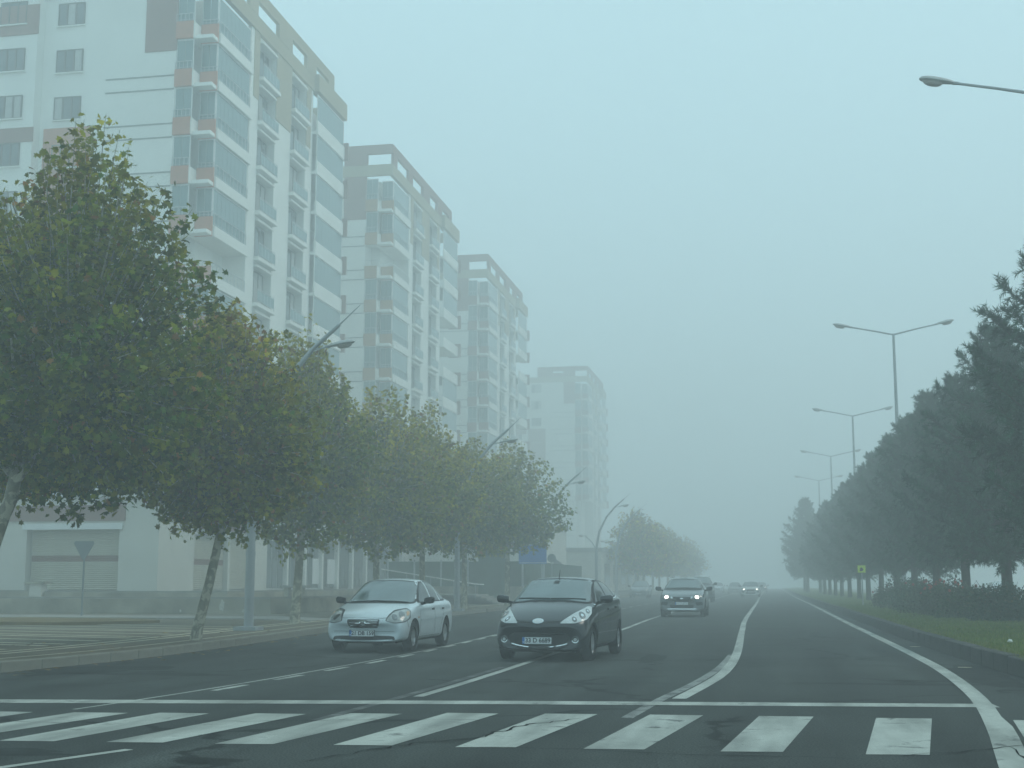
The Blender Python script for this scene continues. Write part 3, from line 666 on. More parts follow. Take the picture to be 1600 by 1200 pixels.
def tower(X, Y, lab, seed, par='terracotta', open_near=(), open_far=(), lo=1, rail_far=()):
    rd = random.Random(seed); root = empty('apartment_tower', (X, Y, 0))
    W = MB(); top = 36.9
    W.box(-26, -2.3, -.9, 22.9, .5, top)                 # core, end wall flush with -.9
    W.box(-26, -11, -1.7, -.9 - .003, .5, top)           # left wing steps forward
    W.box(-2.299, -1.5, .9, 22.899, .5, top)             # back wall of corner balcony / rooms
    for a, b in ((5.1, 6.5), (9.6, 12.5), (15.6, 17.0)): W.box(-1.499, 0, a, b, .5, top)
    for z in FL:
        for a, b in ((6.5, 9.6), (12.5, 15.6)): W.box(-1.499, -.12, a + .001, b - .001, z - .45, z + .12)
    W.box(-1.499, -.3, 6.5, 9.6, .5, 1.5)
    W.build('wall', M['plaster'], root)
    RB = MB(); RB.box(-1.499, -.55, 6.51, 9.59, .5, top).box(-1.499, -.55, 12.51, 15.59, .5, top)
    RB.build('window_reveal', M['recess'], root)
    # grooves of the end wall
    def gm():
        return MB().box(-6.8, -2.35, -.94, -.9, -.04, .04).mesh('groove', M['slot'])
    for k in range(2, 11):
        for dz in (-.3, .55): inst('groove', cached('groove', gm), root, (0, 0, FL[k] + dz))
    # coloured render panels
    MB().box(-4.3, -2.25, -.97, -.9, 33.0, top).build('render_panel', M['brown'], root)
    MB().box(-10.7, -7.6, -.98, -.9, 22.2, 28.6).build('render_panel', M[par if par == 'terracotta' else 'brown'], root)
    for z0 in (27.6, 34.4): MB().box(-18, -10.93, -1.77, -1.7, z0, z0 + (.9 if z0 < 30 else 1.9)).build('render_panel', M['brown'], root)
    MB().box(.0, .05, 5.6, 6.5, 32.4, top).build('render_panel', M['tan'], root)
    MB().box(.0, .05, 9.6, 12.5, 32.2, top).build('render_panel', M['tan'], root)
    MB().box(.0, .05, 15.6, 16.5, 32.4, top).build('render_panel', M['tan'], root)
    # roof crown: band, posts and open beam
    C = MB(); C.box(-12, .12, -1.0, -.7, top, 37.9).box(-.2, .12, -.699, 23.3, top, 37.9).box(-26, -12.001, -1.8, 23.3, top, 37.6).box(-12, -.201, 22.9, 23.3, top, 37.9)
    C.box(-.2, .45, 17, 23.6, top + .001, 38.2)
    C.build('crown_band', M['tan'], root)
    B = MB(); B.box(-9, .14, -1.05, -.65, 38.9, 39.7).box(-.12, .14, -.649, 21.3, 38.9, 39.7)
    for a, b in ((-.64, .5), (4.4, 5.8), (9.6, 12.2), (15.2, 17.2), (20, 21.3)): B.box(-.12, .14, a, b, 37.9, 38.9)
    for a, b in ((-9, -6.2), (-4.3, -2.2)): B.box(a, b, -1.05, -.65, 37.9, 38.9)
    B.box(-8, -5, 3, 9, top, 39.2)
    B.build('roof_frame', M['brown' if par != 'terracotta' else 'tan'], root)
    # end-wall windows
    for k in range(lo, 12):
        z = FL[k] + 1.2
        for x, yy in ((-10.1, -.95), (-13.5, -1.75), (-18.5, -1.75)):
            o = add_window(root, x, yy, z, 1.75, 1.45, 3, 'x', rd)
            inst('sill', cached('sill', lambda: MB().box(-.08, 1.83, -.12, .05, -.07, -.003).mesh('sill', M['plaster'])), o)
    # street windows with white lintel, sill slab and glass rail
    for k in range(lo, 12):
        z = FL[k]
        for y0 in (6.6, 12.6):
            add_window(root, -.48, y0 + .25, z + .14, 2.4, 2.3, 3, 'y', rd)
            inst('sill', cached('ssill', lambda: MB().box(-.119, .35, -.15, 3.05, -.14, .1).mesh('sill', M['plaster'])), root, (0, y0, z))
            inst('lintel', cached('slin', lambda: MB().box(-.119, .16, .05, 2.85, 2.5, 2.62).mesh('lintel', M['plaster'])), root, (0, y0, z))
            railing(root, 'y', .28, y0, z + .1, 2.9, .9, 5)
            inst('rail_glass', cached('rgl', lambda: MB().box(.27, .29, .05, 2.85, .25, .9).mesh('rail_glass', M['glassb'])), root, (0, y0, z))
    # corner balconies
    for k in range(lo, 12):
        z = FL[k]
        inst('balcony_slab', cached('bs', lambda: MB().box(-2.29, -.001, -.85, .02, -.22, 0).box(-1.49, -.001, .021, 5.09, -.22, 0).mesh('balcony_slab', M['plaster'])), root, (0, 0, z))
        inst('balcony_band', cached('bb', lambda: MB().box(-.06, .12, .02, 5.3, -.25, .4).mesh('balcony_band', M['plaster'])), root, (0, 0, z))
        inst('jog', cached('jg', lambda: MB().box(-1.2, -1.12, -1.0, 0, -.22, .8).mesh('parapet_return', M['plaster'])), root, (0, 0, z)).name = 'parapet_return'
        pm = M[par]
        inst('parapet', cached(('p1', par), lambda: MB().box(-2.3, -1.2, -1.05, -.9, -.22, .85).mesh('parapet', pm)), root, (0, 0, z))
        inst('parapet', cached(('p2', par), lambda: MB().box(-1.1, .0, -.12, .0, -.25, .95).mesh('parapet', pm)), root, (0, 0, z))
        railing(root, 'x', -2.3, -.97, z + .85, 1.05, .5, 4); railing(root, 'x', -1.1, -.06, z + .95, 1.1, .3, 4)
        if k not in open_near:
            glazing(root, 'y', -.06, .05, z + .42, 5.0, 2.3, 8)
            glazing(root, 'x', -2.28, -.86, z + .0, 1.1, 2.75, 2)
            glazing(root, 'x', -1.1, .03, z + .0, 1.03, 2.75, 2)
        railing(root, 'y', .05, .1, z + .4, 4.9, .75, 9)
    # far balconies
    for k in range(lo, 12):
        z = FL[k]
        inst('balcony_slab', cached('fs', lambda: MB().box(-1.49, .3, 17.01, 23.2, -.22, 0).mesh('balcony_slab', M['plaster'])), root, (0, 0, z))
        inst('balcony_band', cached('fb', lambda: MB().box(.28, .42, 17.0, 23.2, -.25, .75).mesh('balcony_band', M['plaster'])), root, (0, 0, z))
        inst('side_parapet', cached(('sp', par), lambda: MB().box(-.6, .7, 23.21, 23.4, -.3, 1.1).mesh('side_parapet', M['brown'])), root, (0, 0, z))
        if k not in open_far: glazing(root, 'y', .32, 17.05, z + .76, 6.1, 2.0, 8)
    for z in FL[1:]:
        pass
    tag(root, lab, 'apartment block', 'apartment towers in a row behind the trees')
    return root
tower(-32, 72.6, 'nearest and tallest looking pale tower with terracotta corner parapets and one unglazed corner balcony', 1, 'terracotta', (6,), (4,))
tower(-32, 111.2, 'second pale tower with ochre corner parapets and brown upper corner, left of centre', 2, 'orange_brown', (9,), (7, 8, 4))
tower(-32, 152, 'third tower, a faint fogged block with a dark brown upper corner above the tree row', 3, 'brown', (), (6, 9), 3)
tower(-31.5, 236, 'barely visible fourth tower, a grey ghost behind the third one', 4, 'brown', (), (), 5)
# shop block in front of the first tower
sh = tag(empty('shop_block', (0, 0, 0)), 'white shop block with red fascia and cream roller shutters under the first tower', 'building')
YF = 62.0; XS = -29.6
W = MB()
W.box(-60, -36.7, YF, YF + 10, .7, 5.6).box(-31.7, XS, YF, YF + 4.2, .7, 5.6).box(-36.7, -31.7, YF, YF + 10, 4.1, 5.6).box(-36.7, -31.7, YF + .5, YF + 10, .7, 4.1)
W.box(-31.69, XS, YF + 4.2, YF + 14.6, 3.9, 5.6).box(-31.69, XS - .35, YF + 4.2, YF + 12.6, .7, 3.9).box(-31.69, XS, YF + 8.7, YF + 9, .7, 3.9).box(-31.69, XS, YF + 12.6, YF + 14.6, .7, 3.9)
W.build('wall', M['plaster_dirty'], sh)
MB().box(-36.9, -31.5, YF - .12, YF, 4.0, 4.3).build('shutter_box', M['white'], sh)
MB().box(-60, -31.4, YF - .1, YF, 4.42, 5.2).build('fascia', M['shutter_red'], sh)
MB().box(XS, XS + .1, YF + 4.2, YF + 14, 4.2, 4.9).build('fascia', M['shutter_red'], sh)
MB().box(-60.1, XS + .25, YF - .25, YF + 15, 5.6, 5.85).build('roof_slab', M['plaster'], sh)
def shutter(x0, y0, w, h, axis, z0=1.02):
    root = empty('roller_shutter', (x0, y0, z0), 0 if axis == 'x' else R(90)); root.parent = sh
    n = int(h / .1)
    sl = MB().add([(0, 0, 0), (w, 0, 0), (w, -.035, .03), (0, -.035, .03), (0, -.035, .075), (w, -.035, .075), (0, 0, .096), (w, 0, .096)], [(0, 1, 2, 3), (3, 2, 5, 4), (4, 5, 7, 6)])
    a = sl.mesh('slat', M['shutter']); b_ = sl.mesh('slat', M['shutter_red'])
    for i in range(n):
        zf = i / n
        inst('slat', b_ if (.44 <= zf < .54 and axis != 'p') else a, root, (0, 0, i * .1))
    return root
shutter(-36.6, YF + .42, 4.8, 3.05, 'x')
s2 = shutter(XS - .27, YF + 4.3, 4.3, 2.85, 'y')
s3 = shutter(XS - .27, YF + 9.05, 3.5, 2.85, 'y')
for c in list(s3.children): c.data = s2.children[0].data
MB().box(-39.2, -38.6, YF - .35, YF - .003, 2.0, 2.75).box(-38.9, -38.85, YF - .2, YF - .15, 2.75, 3.3).box(-39.3, -38.5, YF - .4, YF - .001, 1.85, 1.98).build('meter_box', M['galv'], sh)
# ground floor of the first tower beyond the shops: glazed shopfronts
gf = tag(empty('shopfront_row', (0, 0, 0)), 'grey glazed shopfronts on the ground floor behind the trees, right of the cream shutters', 'building')
b = MB(); b.box(-31.9, -30.6, 78.2, 110, .7, 5.2).build('wall', M['recess'], gf)
MB().box(-31.9, -29.9, 78.2, 110.2, 4.3, 5.3).build('fascia', M['plaster'], gf)
for i in range(9):
    y = 78.6 + i * 3.4
    o = MB().box(-30.6, -30.5, y, y + 3.0, .95, 4.1).build('shop_window', M['frame_w' if i < 3 else 'frame'], gf)
    for k in range(3): inst('pane', cached('shp', lambda: MB().box(-.02, .02, .05, .9, 0, 2.9).mesh('pane', M['glassw'])), o, (-30.47, y + .05 + k, 1.05))
    MB().box(-30.6, -30.2, y + 3.05, y + 3.35, .9, 4.3).build('pillar', M['plaster'], gf)
for i in range(3):
    MB().box(-30.43, -30.4, 84.0 + i * 3.1, 85.9 + i * 3.1, 1.3, 3.0).build('poster', M['white'], gf)

# dark mesh fence and low wall of the yard before the second tower, ramp with handrail
fe = tag(empty('mesh_fence', (0, 0, 0)), 'long dark green yard fence on a low pale wall behind the silver saloon', 'fence')
MB().box(-25, -14.6 - 1.2, 86, 86.3, .1, 1.15).box(-15.79, -15.5, 86, 112, .1, 1.15).build('plinth', M['dirtwall'], fe)
MB().box(-25, -15.7, 86.1, 86.18, 1.15, 2.75).box(-15.7, -15.62, 86.1, 112, 1.15, 2.75).build('mesh_panel', M['hedge'], fe)
for i in range(6): MB().box(-24.9 + i * 1.8, -24.8 + i * 1.8, 86.0, 86.09, 1.15, 2.85).build('post', M['galv'], fe)
ki = tag(empty('kiosk', (0, 0, 0)), 'dark low gatehouse in the fog beside the fence, behind the thin last tree', 'building')
MB().box(-18.4, -16.9, 84.4, 85.8, .1, 3.9).build('wall', M['hedge'], ki); MB().box(-18.6, -16.7, 84.2, 85.9, 3.9, 4.05).build('roof', M['frame'], ki)
b2 = tag(empty('low_building', (0, 0, 0)), 'pale two storey building with square windows in the fog behind the mesh fence', 'building')
MB().box(-29, -19, 112, 126, .5, 6.2).build('wall', M['plaster_dirty'], b2); MB().box(-29.2, -18.8, 111.8, 126.2, 6.2, 6.5).build('roof', M['recess'], b2)
for i in range(4):
    for z in (1.6, 4.2): MB().box(-28.3 + i * 2.4, -26.9 + i * 2.4, 111.93, 112, z, z + 1.3).build('window', M['glassw'], b2)
MB().box(-20.2, -19.2, 111.9, 112, 2.6, 3.4).build('panel', M['shutter_red'], b2)
b3 = tag(empty('low_building', (0, 0, 0)), 'long pale wall and roofline in the fog between the blue sign and the far trees', 'building')
MB().box(-30, -17.5, 140, 190, .5, 4.6).build('wall', M['plaster_dirty'], b3); MB().box(-30, -17.3, 139.8, 190, 4.6, 5.0).build('roof', M['recess'], b3)
for i in range(5): MB().box(-17.5, -17.42, 143 + i * 8, 147 + i * 8, 1.2, 3.4).build('window', M['glassw'], b3)

ra = tag(empty('handrail', (0, 0, 0)), 'sloping white steel handrail of the ramp above the boot of the silver saloon', 'handrail')
MB().tube([(-19.4, 66, 2.05), (-16.3, 74, 1.3), (-16.0, 74.8, 1.28)], .035, 8).build('top_rail', M['white'], ra)
for i in range(5):
    t = i / 4; MB().tube([(-19.4 + 3.1 * t, 66 + 8 * t, .5), (-19.4 + 3.1 * t, 66 + 8 * t, 2.05 - .75 * t)], .022, 6).build('baluster', M['galv'], ra)
st = tag(empty('steps', (0, 0, 0)), 'short concrete steps leading up to the terrace behind the silver saloon', 'steps')
for i in range(5): MB().box(-18.9 + .32 * i, -14.9 - .0 * i - 1.2 + .32 * i - .5, 75.5, 79, .1, .72 - i * .11).build('step', M['concrete'], st)

def wall_low(name, pts, z0, z1, w, lab, posts=0, m='dirtwall'):
    root = empty(name, (0, 0, 0)); a = pts; o = offset(pts, w); n = len(a)
    b = MB(); b.add([(*p, z0) for p in a] + [(*p, z1) for p in a] + [(*p, z1) for p in o] + [(*p, z0) for p in o],
        [(i + q * n, i + 1 + q * n, i + 1 + r * n, i + r * n) for i in range(n - 1) for q, r in ((0, 1), (1, 2), (2, 3))] + [(0, n, 2 * n, 3 * n), (n - 1, 4 * n - 1, 3 * n - 1, 2 * n - 1)])
    b.build('wall', M[m], root)
    c = MB(); a2 = offset(pts, -.05); o2 = offset(pts, w + .05)
    c.add([(*p, z1 + .003) for p in a2] + [(*p, z1 + .07) for p in a2] + [(*p, z1 + .07) for p in o2] + [(*p, z1 + .003) for p in o2],
        [(i + q * n, i + 1 + q * n, i + 1 + r * n, i + r * n) for i in range(n - 1) for q, r in ((0, 1), (1, 2), (2, 3), (3, 0))] + [(0, n, 2 * n, 3 * n), (n - 1, 4 * n - 1, 3 * n - 1, 2 * n - 1)])
    c.build('coping', M['concrete'], root)
    return tag(root, lab, 'wall')
wall_low('low_wall', [(-60, 50.55), (-40, 50.6), (-30, 50.7), (-19.5, 50.95), (-19.1, 56), (-18.9, 66)], .1, .74, -.25, 'long stained low wall facing the road across the pavement on the left')
wall_low('low_wall', [(-60, 57.3), (-40, 57.3), (-33.6, 57.4)], .6, .965, -.25, 'short upper low wall below the striped shutter, left of its pillar')
wall_low('low_wall', [(-32.9, 57.5), (-24.3, 57.9), (-23.8, 66), (-23.4, 76)], .6, .94, -.25, 'upper low wall below the white wall between the shutters')
lw = bpy.data.objects['low_wall']
for x, w_, h_ in ((-29.6, .22, .42), (-28.1, .3, .22), (-25.9, .16, .5), (-23.3, .35, .2), (-21.4, .2, .45), (-31.6, .3, .3), (-20.4, .4, .16)):
    y = 50.55 + (x + 60) * .0096; n_ = 11; z0 = random.uniform(.16, .26)
    pp = [(x + w_ * (.5 + .12 * math.sin(5 * k + x)) * math.cos(2 * math.pi * k / n_), z0 + h_ * .5 + h_ * (.45 + .1 * math.cos(3 * k + x)) * math.sin(2 * math.pi * k / n_)) for k in range(n_)]
    MB().add([(p[0], y - .275, p[1]) for p in pp] + [(p[0], y - .22, p[1]) for p in pp], [tuple(range(n_))] + [(k, (k + 1) % n_, n_ + (k + 1) % n_, n_ + k) for k in range(n_)]).build('peeling_patch', M['peel'], lw)
pl = tag(empty('gate_pillar', (0, 0, 0)), 'stubby pale peeling gate pillar with a dark cap below the striped shutter', 'pillar')
MB().box(-33.55, -32.95, 57.1, 57.6, .6, 1.32).build('shaft', M['plaster_dirty'], pl); MB().box(-33.75, -32.75, 57.0, 57.7, 1.32, 1.42).build('cap', M['dirtwall'], pl)
be = tag(empty('bench', (0, 0, 0)), 'small stone bench on the terrace behind the big grey lamp post', 'bench')
MB().box(-22.6, -21.3, 60.2, 60.7, 1.15, 1.25).build('seat', M['concrete'], be)
for x in (-22.4, -21.7): MB().box(x, x + .2, 60.25, 60.65, .65, 1.15).build('leg', M['dirtwall'], be)

# ------------------------------------------------------------------ lamps
def head(parent, at, dirx, s_=1., m='lampw', up=.12, name='lamp_head'):
    """long cobra head pointing along +-x, with a glass bowl below"""
    n = 12; prof = [(0, .05, .05), (.06, .09, .075), (.25, .13, .10), (.5, .165, .12), (.7, .165, .11), (.83, .13, .08), (.9, .05, .03)]
    V = []; 
    for (u, hw, hh) in prof:
        for k in range(n):
            t = 2 * math.pi * k / n; V.append((dirx * u * s_, math.cos(t) * hw * s_, (math.sin(t) * hh * (1. if math.sin(t) > 0 else .45) + up * u) * s_))
    b = MB(); b.add(V, [(i * n + k, i * n + (k + 1) % n, (i + 1) * n + (k + 1) % n, (i + 1) * n + k) for i in range(len(prof) - 1) for k in range(n)] + [tuple(range(n)), tuple(range(6 * n, 7 * n))])
    o = b.build(name, M[m], parent, True); o.location = at
    g = MB(); V = []
    for r_, zz in ((1, 0), (.92, -.06), (.6, -.11), (.01, -.125)):
        for k in range(n):
            t = 2 * math.pi * k / n; u = .56 + .26 * math.cos(t) * r_
            V.append((dirx * u * s_, math.sin(t) * .125 * r_ * s_, (zz + up * u - .035) * s_))
    g.add(V, [(i * n + k, i * n + (k + 1) % n, (i + 1) * n + (k + 1) % n, (i + 1) * n + k) for i in range(3) for k in range(n)])
    g.build('lens', M['lensg'], o, True)
    MB().tube([(-dirx * .1 * s_, 0, -.01), (dirx * .05 * s_, 0, .0)], .05 * s_, 8).build('collar', M['galv'], o)
    return o
def median_lamp(x, y, lab, src=[]):
    if src:
        r = copy_tree(src[0]); r.location = (x, y, .3)
    else:
        r = empty('street_lamp', (x, y, .3))
        MB().tube([(0, 0, 0), (0, 0, 6), (0, 0, 13.3)], [.13, .1, .06], 12).build('pole', M['galv'], r, True)
        MB().box(-.22, .22, -.22, .22, -.05, .04).build('base_plate', M['galv'], r)
        for sx in (-1, 1):
            MB().tube([(sx * .0, 0, 13.25), (sx * 1.0, 0, 13.48), (sx * 2.05, 0, 13.7)], [.045, .04, .036], 8).build('arm', M['galv'], r, True)
            head(r, (sx * 2.05, 0, 13.7), sx, .95, up=.2)
        src.append(r)
    return tag(r, lab, 'street lamp', 'double armed lamps along the median')
median_lamp(6.95, 34.4, 'double armed lamp at the upper right, only its near head and arm inside the photo')
median_lamp(6.2, 68.0, 'tallest looking complete double armed lamp, its pole rising out of the pines')
median_lamp(6.1, 101.5, 'second complete double armed lamp from the right, above the smaller pines')
median_lamp(5.85, 134, 'third complete double armed lamp, pale with fog')
median_lamp(5.75, 166, 'smallest and faintest double armed lamp above the far pines')
def side_lamp(x, y, lab, low=False, h=8.3, src={}):
    if low in src:
        r = copy_tree(src[low]); r.location = (x, y, .15)
    else:
        r = empty('street_lamp', (x, y, .15))
        pts = [(0, 0, 0), (0, 0, 2.6), (.02, 0, 4.0), (.25, 0, 5.3), (.85, 0, 6.5), (1.6, 0, 7.35), (2.3, 0, 7.95)]
        MB().tube(pts[:3] , [.125, .115, .1], 16).build('pole', M['galv'], r, True)
        MB().tube(pts[2:] + [(2.3, 0, 7.95)], [.1, .09, .075, .06, .05, .05], 12).build('arm', M['galv'], r, True)
        MB().tube([(2.3, 0, 7.95), (2.85, 0, 8.45)], [.022, .01], 6).build('spike', M['galv'], r)
        MB().tube([(1.55, 0, 7.3), (1.85, 0, 7.34), (2.05, 0, 7.38)], .022, 6).build('bracket', M['galv'], r)
        head(r, (2.0, 0, 7.38), 1, .8, 'lampw', .14)
        MB().box(-.3, .3, -.3, .3, 0, .1).build('base_plate', M['galv'], r)
        MB().tube([(0, 0, 1.9), (0, 0, 2.0)], .13, 16).build('band', M['galv'], r)
        if low:
            MB().tube([(0, 0, 3.9), (-.35, 0, 4.5), (-.9, 0, 5.0)], [.05, .04, .03], 8).build('side_arm', M['galv'], r, True)
            head(r, (-.85, 0, 5.0), -1, .7, 'white', .1)
        src[low] = r
    return tag(r, lab, 'street lamp', 'curved lamps along the left pavement')
side_lamp(-13.34, 33.35, 'curved lamp with a thick grey post beside the leaning pale trunk')
side_lamp(-13.6, 58, 'curved lamp whose head shows above the tree crowns behind the silver saloon')
side_lamp(-14.0, 83, 'curved lamp just right of the blue sign, fully clear of the trees', False)
side_lamp(-14.0, 109, 'fog faded curved lamp behind the dark hatchback, with a pale low second arm', True)
side_lamp(-14.1, 124, 'pale lamp post in front of the orange brown distant tree', True)

# signs
r = tag(empty('direction_sign', (-14.2, 80.5, .15)), 'blank looking blue road sign on two posts beside the last near plane tree', 'road sign')
MB().box(-.85, .85, -.03, .0, 2.35, 3.55).build('panel', M['blue'], r)
MB().box(-.8, .8, -.034, -.031, 3.47, 3.5).box(-.8, .8, -.034, -.031, 2.4, 2.43).build('border', M['white'], r)
for x in (-.6, .6): MB().tube([(x, .05, 0), (x, .05, 3.5)], .04, 8).build('post', M['galv'], r)
r = tag(empty('give_way_sign', (-24.6, 45.5, .15)), 'grey back of a triangular sign on a thin pole in front of the striped shutter', 'road sign')
MB().tube([(0, 0, 0), (0, 0, 2.7)], .035, 8).build('pole', M['signback'], r)
tri = [(-.36, 2.72), (.36, 2.72), (.40, 2.64), (.05, 2.06), (-.05, 2.06), (-.40, 2.64)]
MB().add([(x, -.06, z) for x, z in tri] + [(x, -.04, z) for x, z in tri], [tuple(range(6)), tuple(range(6, 12))] + [(i, (i + 1) % 6, 6 + (i + 1) % 6, 6 + i) for i in range(6)]).build('plate', M['signback'], r)
r = tag(empty('warning_sign', (4.25, 68, .28)), 'small fluorescent yellow sign on the median among the pine trunks', 'road sign')
MB().tube([(0, 0, 0), (0, 0, 1.95)], .03, 8).build('pole', M['galv'], r)
MB().add([(x, y, z) for y in (-.045, -.03) for x, z in [(-.2, 1.58), (.18, 1.58), (.18, 1.93), (-.2, 1.93)]], [(0, 1, 2, 3), (7, 6, 5, 4), (0, 1, 5, 4), (1, 2, 6, 5), (2, 3, 7, 6), (3, 0, 4, 7)]).build('plate', M['yellow'], r)
MB().add([(x, -.049, z) for x, z in [(-.1, 1.65), (.02, 1.65), (.08, 1.74), (-.02, 1.84), (-.08, 1.79)]], [(0, 1, 2, 3, 4)]).build('symbol', M['black'], r)
r = tag(empty('leaning_sign', (-16.6, 104, .15)), 'dark pennant shaped sign in the fog right of the blue sign', 'sign')
MB().tube([(0, 0, 0), (0, 0, 3.2)], .04, 8).build('pole', M['galv'], r)
MB().add([(x, y, z) for y in (-.05, -.02) for x, z in [(-.1, 3.2), (-.1, 1.9), (.95, 2.1), (.7, 2.6)]], [(0, 1, 2, 3), (7, 6, 5, 4), (0, 1, 5, 4), (1, 2, 6, 5), (2, 3, 7, 6), (3, 0, 4, 7)]).build('plate', M['signback'], r)
r = tag(empty('round_sign', (-14.9, 92, .15)), 'dark little round sign standing near the blue sign, behind the hatchback', 'road sign')
MB().tube([(0, 0, 0), (0, 0, 3.1)], .035, 8).build('pole', M['galv'], r)
MB().lathe([(-.06, .005), (-.06, .3), (-.03, .3), (-.03, .005)], 'y', 20, (0, 0, 2.9)).build('plate', M['signback'], r)
# litter on the grass and kerb
for i, (x, y, s_, lb) in enumerate([(4.12, 25.6, .05, 'white crumpled scrap on the grass, left of its bigger neighbour'), (4.3, 24.6, .09, 'bigger white crumpled scrap on the grass by the kerb')]):
    b = bmesh.new(); bmesh.ops.create_icosphere(b, subdivisions=2, radius=s_)
    for v in b.verts: v.co *= random.uniform(.6, 1.2); v.co.z *= .6
    me = bpy.data.meshes.new('litter'); b.to_mesh(me); b.free(); me.materials.append(M['litter'])
    tag(inst('litter', me, None, (x, y, .34)), lb, 'litter')
for i, (x, y, lb) in enumerate([(2.95, 30.5, 'flat pale leaf on the asphalt inside the edge line, further one'), (3.0, 23.2, 'flat pale leaf on the asphalt near the dark kerb, closer one')]):
    b = MB().prism([(-.1, -.04), (.02, -.07), (.12, 0), (.03, .07), (-.09, .04)], .006, .012); o = b.build('fallen_leaf', M['paver_light']); o.location = (x, y, 0); tag(o, lb, 'leaf')
# the other carriageway
OC = tag(MB().ribbon([(10.4, 17), (10.2, 60), (9.9, 120), (9.5, 325)], [(10.25, 17), (10.05, 60), (9.75, 120), (9.35, 325)], .004).build('edge_line', M['paint']), kind='structure')
kerb2 = MB(); pts = [(10.2, 19), (10.2, 325)]
kerb2.box(10.1, 10.3, 19, 325, -.05, .2).build('median_kerb', M['kerb_dark']); tag(bpy.data.objects['median_kerb'], kind='structure')
tag(MB().box(24, 300, 18, 325, -.05, .15).build('far_pavement', M['paver']), kind='structure')

# fallen plane leaves in the gutter and on the pavement
rng = np.random.default_rng(99)
n1 = 420; yy = 17.5 + 45 * rng.random(n1) ** 1.3; kx = np.interp(yy, [p[1] for p in KLs], [p[0] for p in KLs]); on = rng.random(n1) < .55
xx = np.where(on, kx + .06 + rng.exponential(.25, n1), kx - .25 - rng.random(n1) * 3.2); zz = np.where(on, .012, .172)
tone = rng.random((n1, 1)); cc = np.array([.20, .11, .04]) * (1 - tone) + np.array([.30, .22, .07]) * tone
tag(inst('leaf_litter', leaves(np.c_[xx, yy, zz], np.c_[rng.normal(size=(n1, 2)) * .12, np.ones(n1)], .11 * rng.uniform(.6, 1.2, n1), LOBED, cc * rng.uniform(.6, 1.2, (n1, 1)), 'leaf_litter', M['leaf'], .04)),
    'brown fallen leaves scattered along the left gutter and pavement', 'leaves', kind='stuff')
# ------------------------------------------------------------------ cars (local frame: nose at y=0 facing -y, x across)
def paintmat(name, col, metal=.5, rough=.3, dust=.1):
    m = mat(name, col, rough, .06, 2.5, metal=metal, coat=.7, detail=6); return m
M['silver'] = paintmat('silver_paint', (.60, .67, .70), .15, .3); M['darkpaint'] = paintmat('black_blue_paint', (.006, .010, .014), .15, .25)
M['greypaint'] = paintmat('grey_paint', (.20, .22, .23), .4, .35); M['whitepaint'] = paintmat('white_paint', (.6, .61, .6), 0, .4); M['navy'] = paintmat('navy_paint', (.03, .04, .05), .2, .35)
def body(spec):
    """smooth shell: half sections along the length, mirrored, subdivided, wheel wells cut"""
    W = spec['W']; S = spec['st']; V = []; F = []
    for st in S:
        l, w, zb, zs, up = st
        zm = zb + (zs - zb) * .48
        half = [(0, zb), (.6 * w, zb), (.93 * w, zb + .02), (.985 * w, zb + .12), (w, zm), (.995 * w, zs - .13), (.965 * w, zs - .02)] + list(up)
        n = len(half); ring = half + [(-x, z) for x, z in half[-2:0:-1]]
        for x, z in ring:
            a = abs(x) / W * 2
            bow = spec.get('bow', .17) * a * a * max(0, 1 - l / 2.3) - spec.get('rbow', .12) * a * a * max(0, 1 - (spec['L'] - l) / 1.2)
            V.append((x, l + bow, z))
    k = len(ring); n = len(half)
    for i in range(len(S) - 1):
        for j in range(k): F.append((i * k + j, (i + 1) * k + j, (i + 1) * k + (j + 1) % k, i * k + (j + 1) % k))
    def cap(base, flip):
        for j in range(n - 1):
            a, b = base + j, base + j + 1; c = base + (k - j - 1) % k if j < n - 1 else None
            A = base + (k - j) % k; B = base + (k - j - 1) % k
            q = [a, b, B, A] if A != a else [a, b, B]
            q = list(dict.fromkeys(q))
            if len(q) >= 3: F.append(tuple(q[::-1] if flip else q))
    cap(0, False); cap((len(S) - 1) * k, True)
    me = bpy.data.meshes.new('body'); me.from_pydata(V, [], F)
    me.materials.append(M[spec['paint']]); me.materials.append(M['black'])
    bm = bmesh.new(); bm.from_mesh(me); bmesh.ops.recalc_face_normals(bm, faces=bm.faces); bm.to_mesh(me); bm.free()
    o = link(bpy.data.objects.new('body_cage', me)); s = o.modifiers.new('s', 'SUBSURF'); s.levels = 3; s.render_levels = 3
    c = MB(); r = spec['r']
    for y in spec['ax']:
        for sx in (-1, 1):
            c.lathe([(sx * W * .27, .001), (sx * W * .27, r * 1.17), (sx * W * .7, r * 1.17), (sx * W * .7, .001)], 'x', 40, (0, y, r + .015), 1)
    cu = link(bpy.data.objects.new('cut', c.mesh('cut', [M[spec['paint']], M['black']])))
    bo = o.modifiers.new('b', 'BOOLEAN'); bo.object = cu; bo.operation = 'DIFFERENCE'; bo.solver = 'EXACT'
    bpy.context.view_layer.update(); dg = bpy.context.evaluated_depsgraph_get()
    full = bpy.data.meshes.new_from_object(o.evaluated_get(dg)); full.name = 'body'
    o.modifiers.remove(bo); bpy.context.view_layer.update(); dg = bpy.context.evaluated_depsgraph_get()
    pl = bpy.data.meshes.new_from_object(o.evaluated_get(dg))
    bvh = BVHTree.FromPolygons([v.co.copy() for v in pl.vertices], [tuple(p.vertices) for p in pl.polygons])
    bpy.data.objects.remove(o); bpy.data.objects.remove(cu)
    for p in full.polygons: p.use_smooth = True
    bm = bmesh.new(); bm.from_mesh(full)
    for e in bm.edges:
        if len(e.link_faces) == 2 and e.calc_face_angle(0) > R(50): e.smooth = False
    bm.to_mesh(full); bm.free()
    return full, bvh
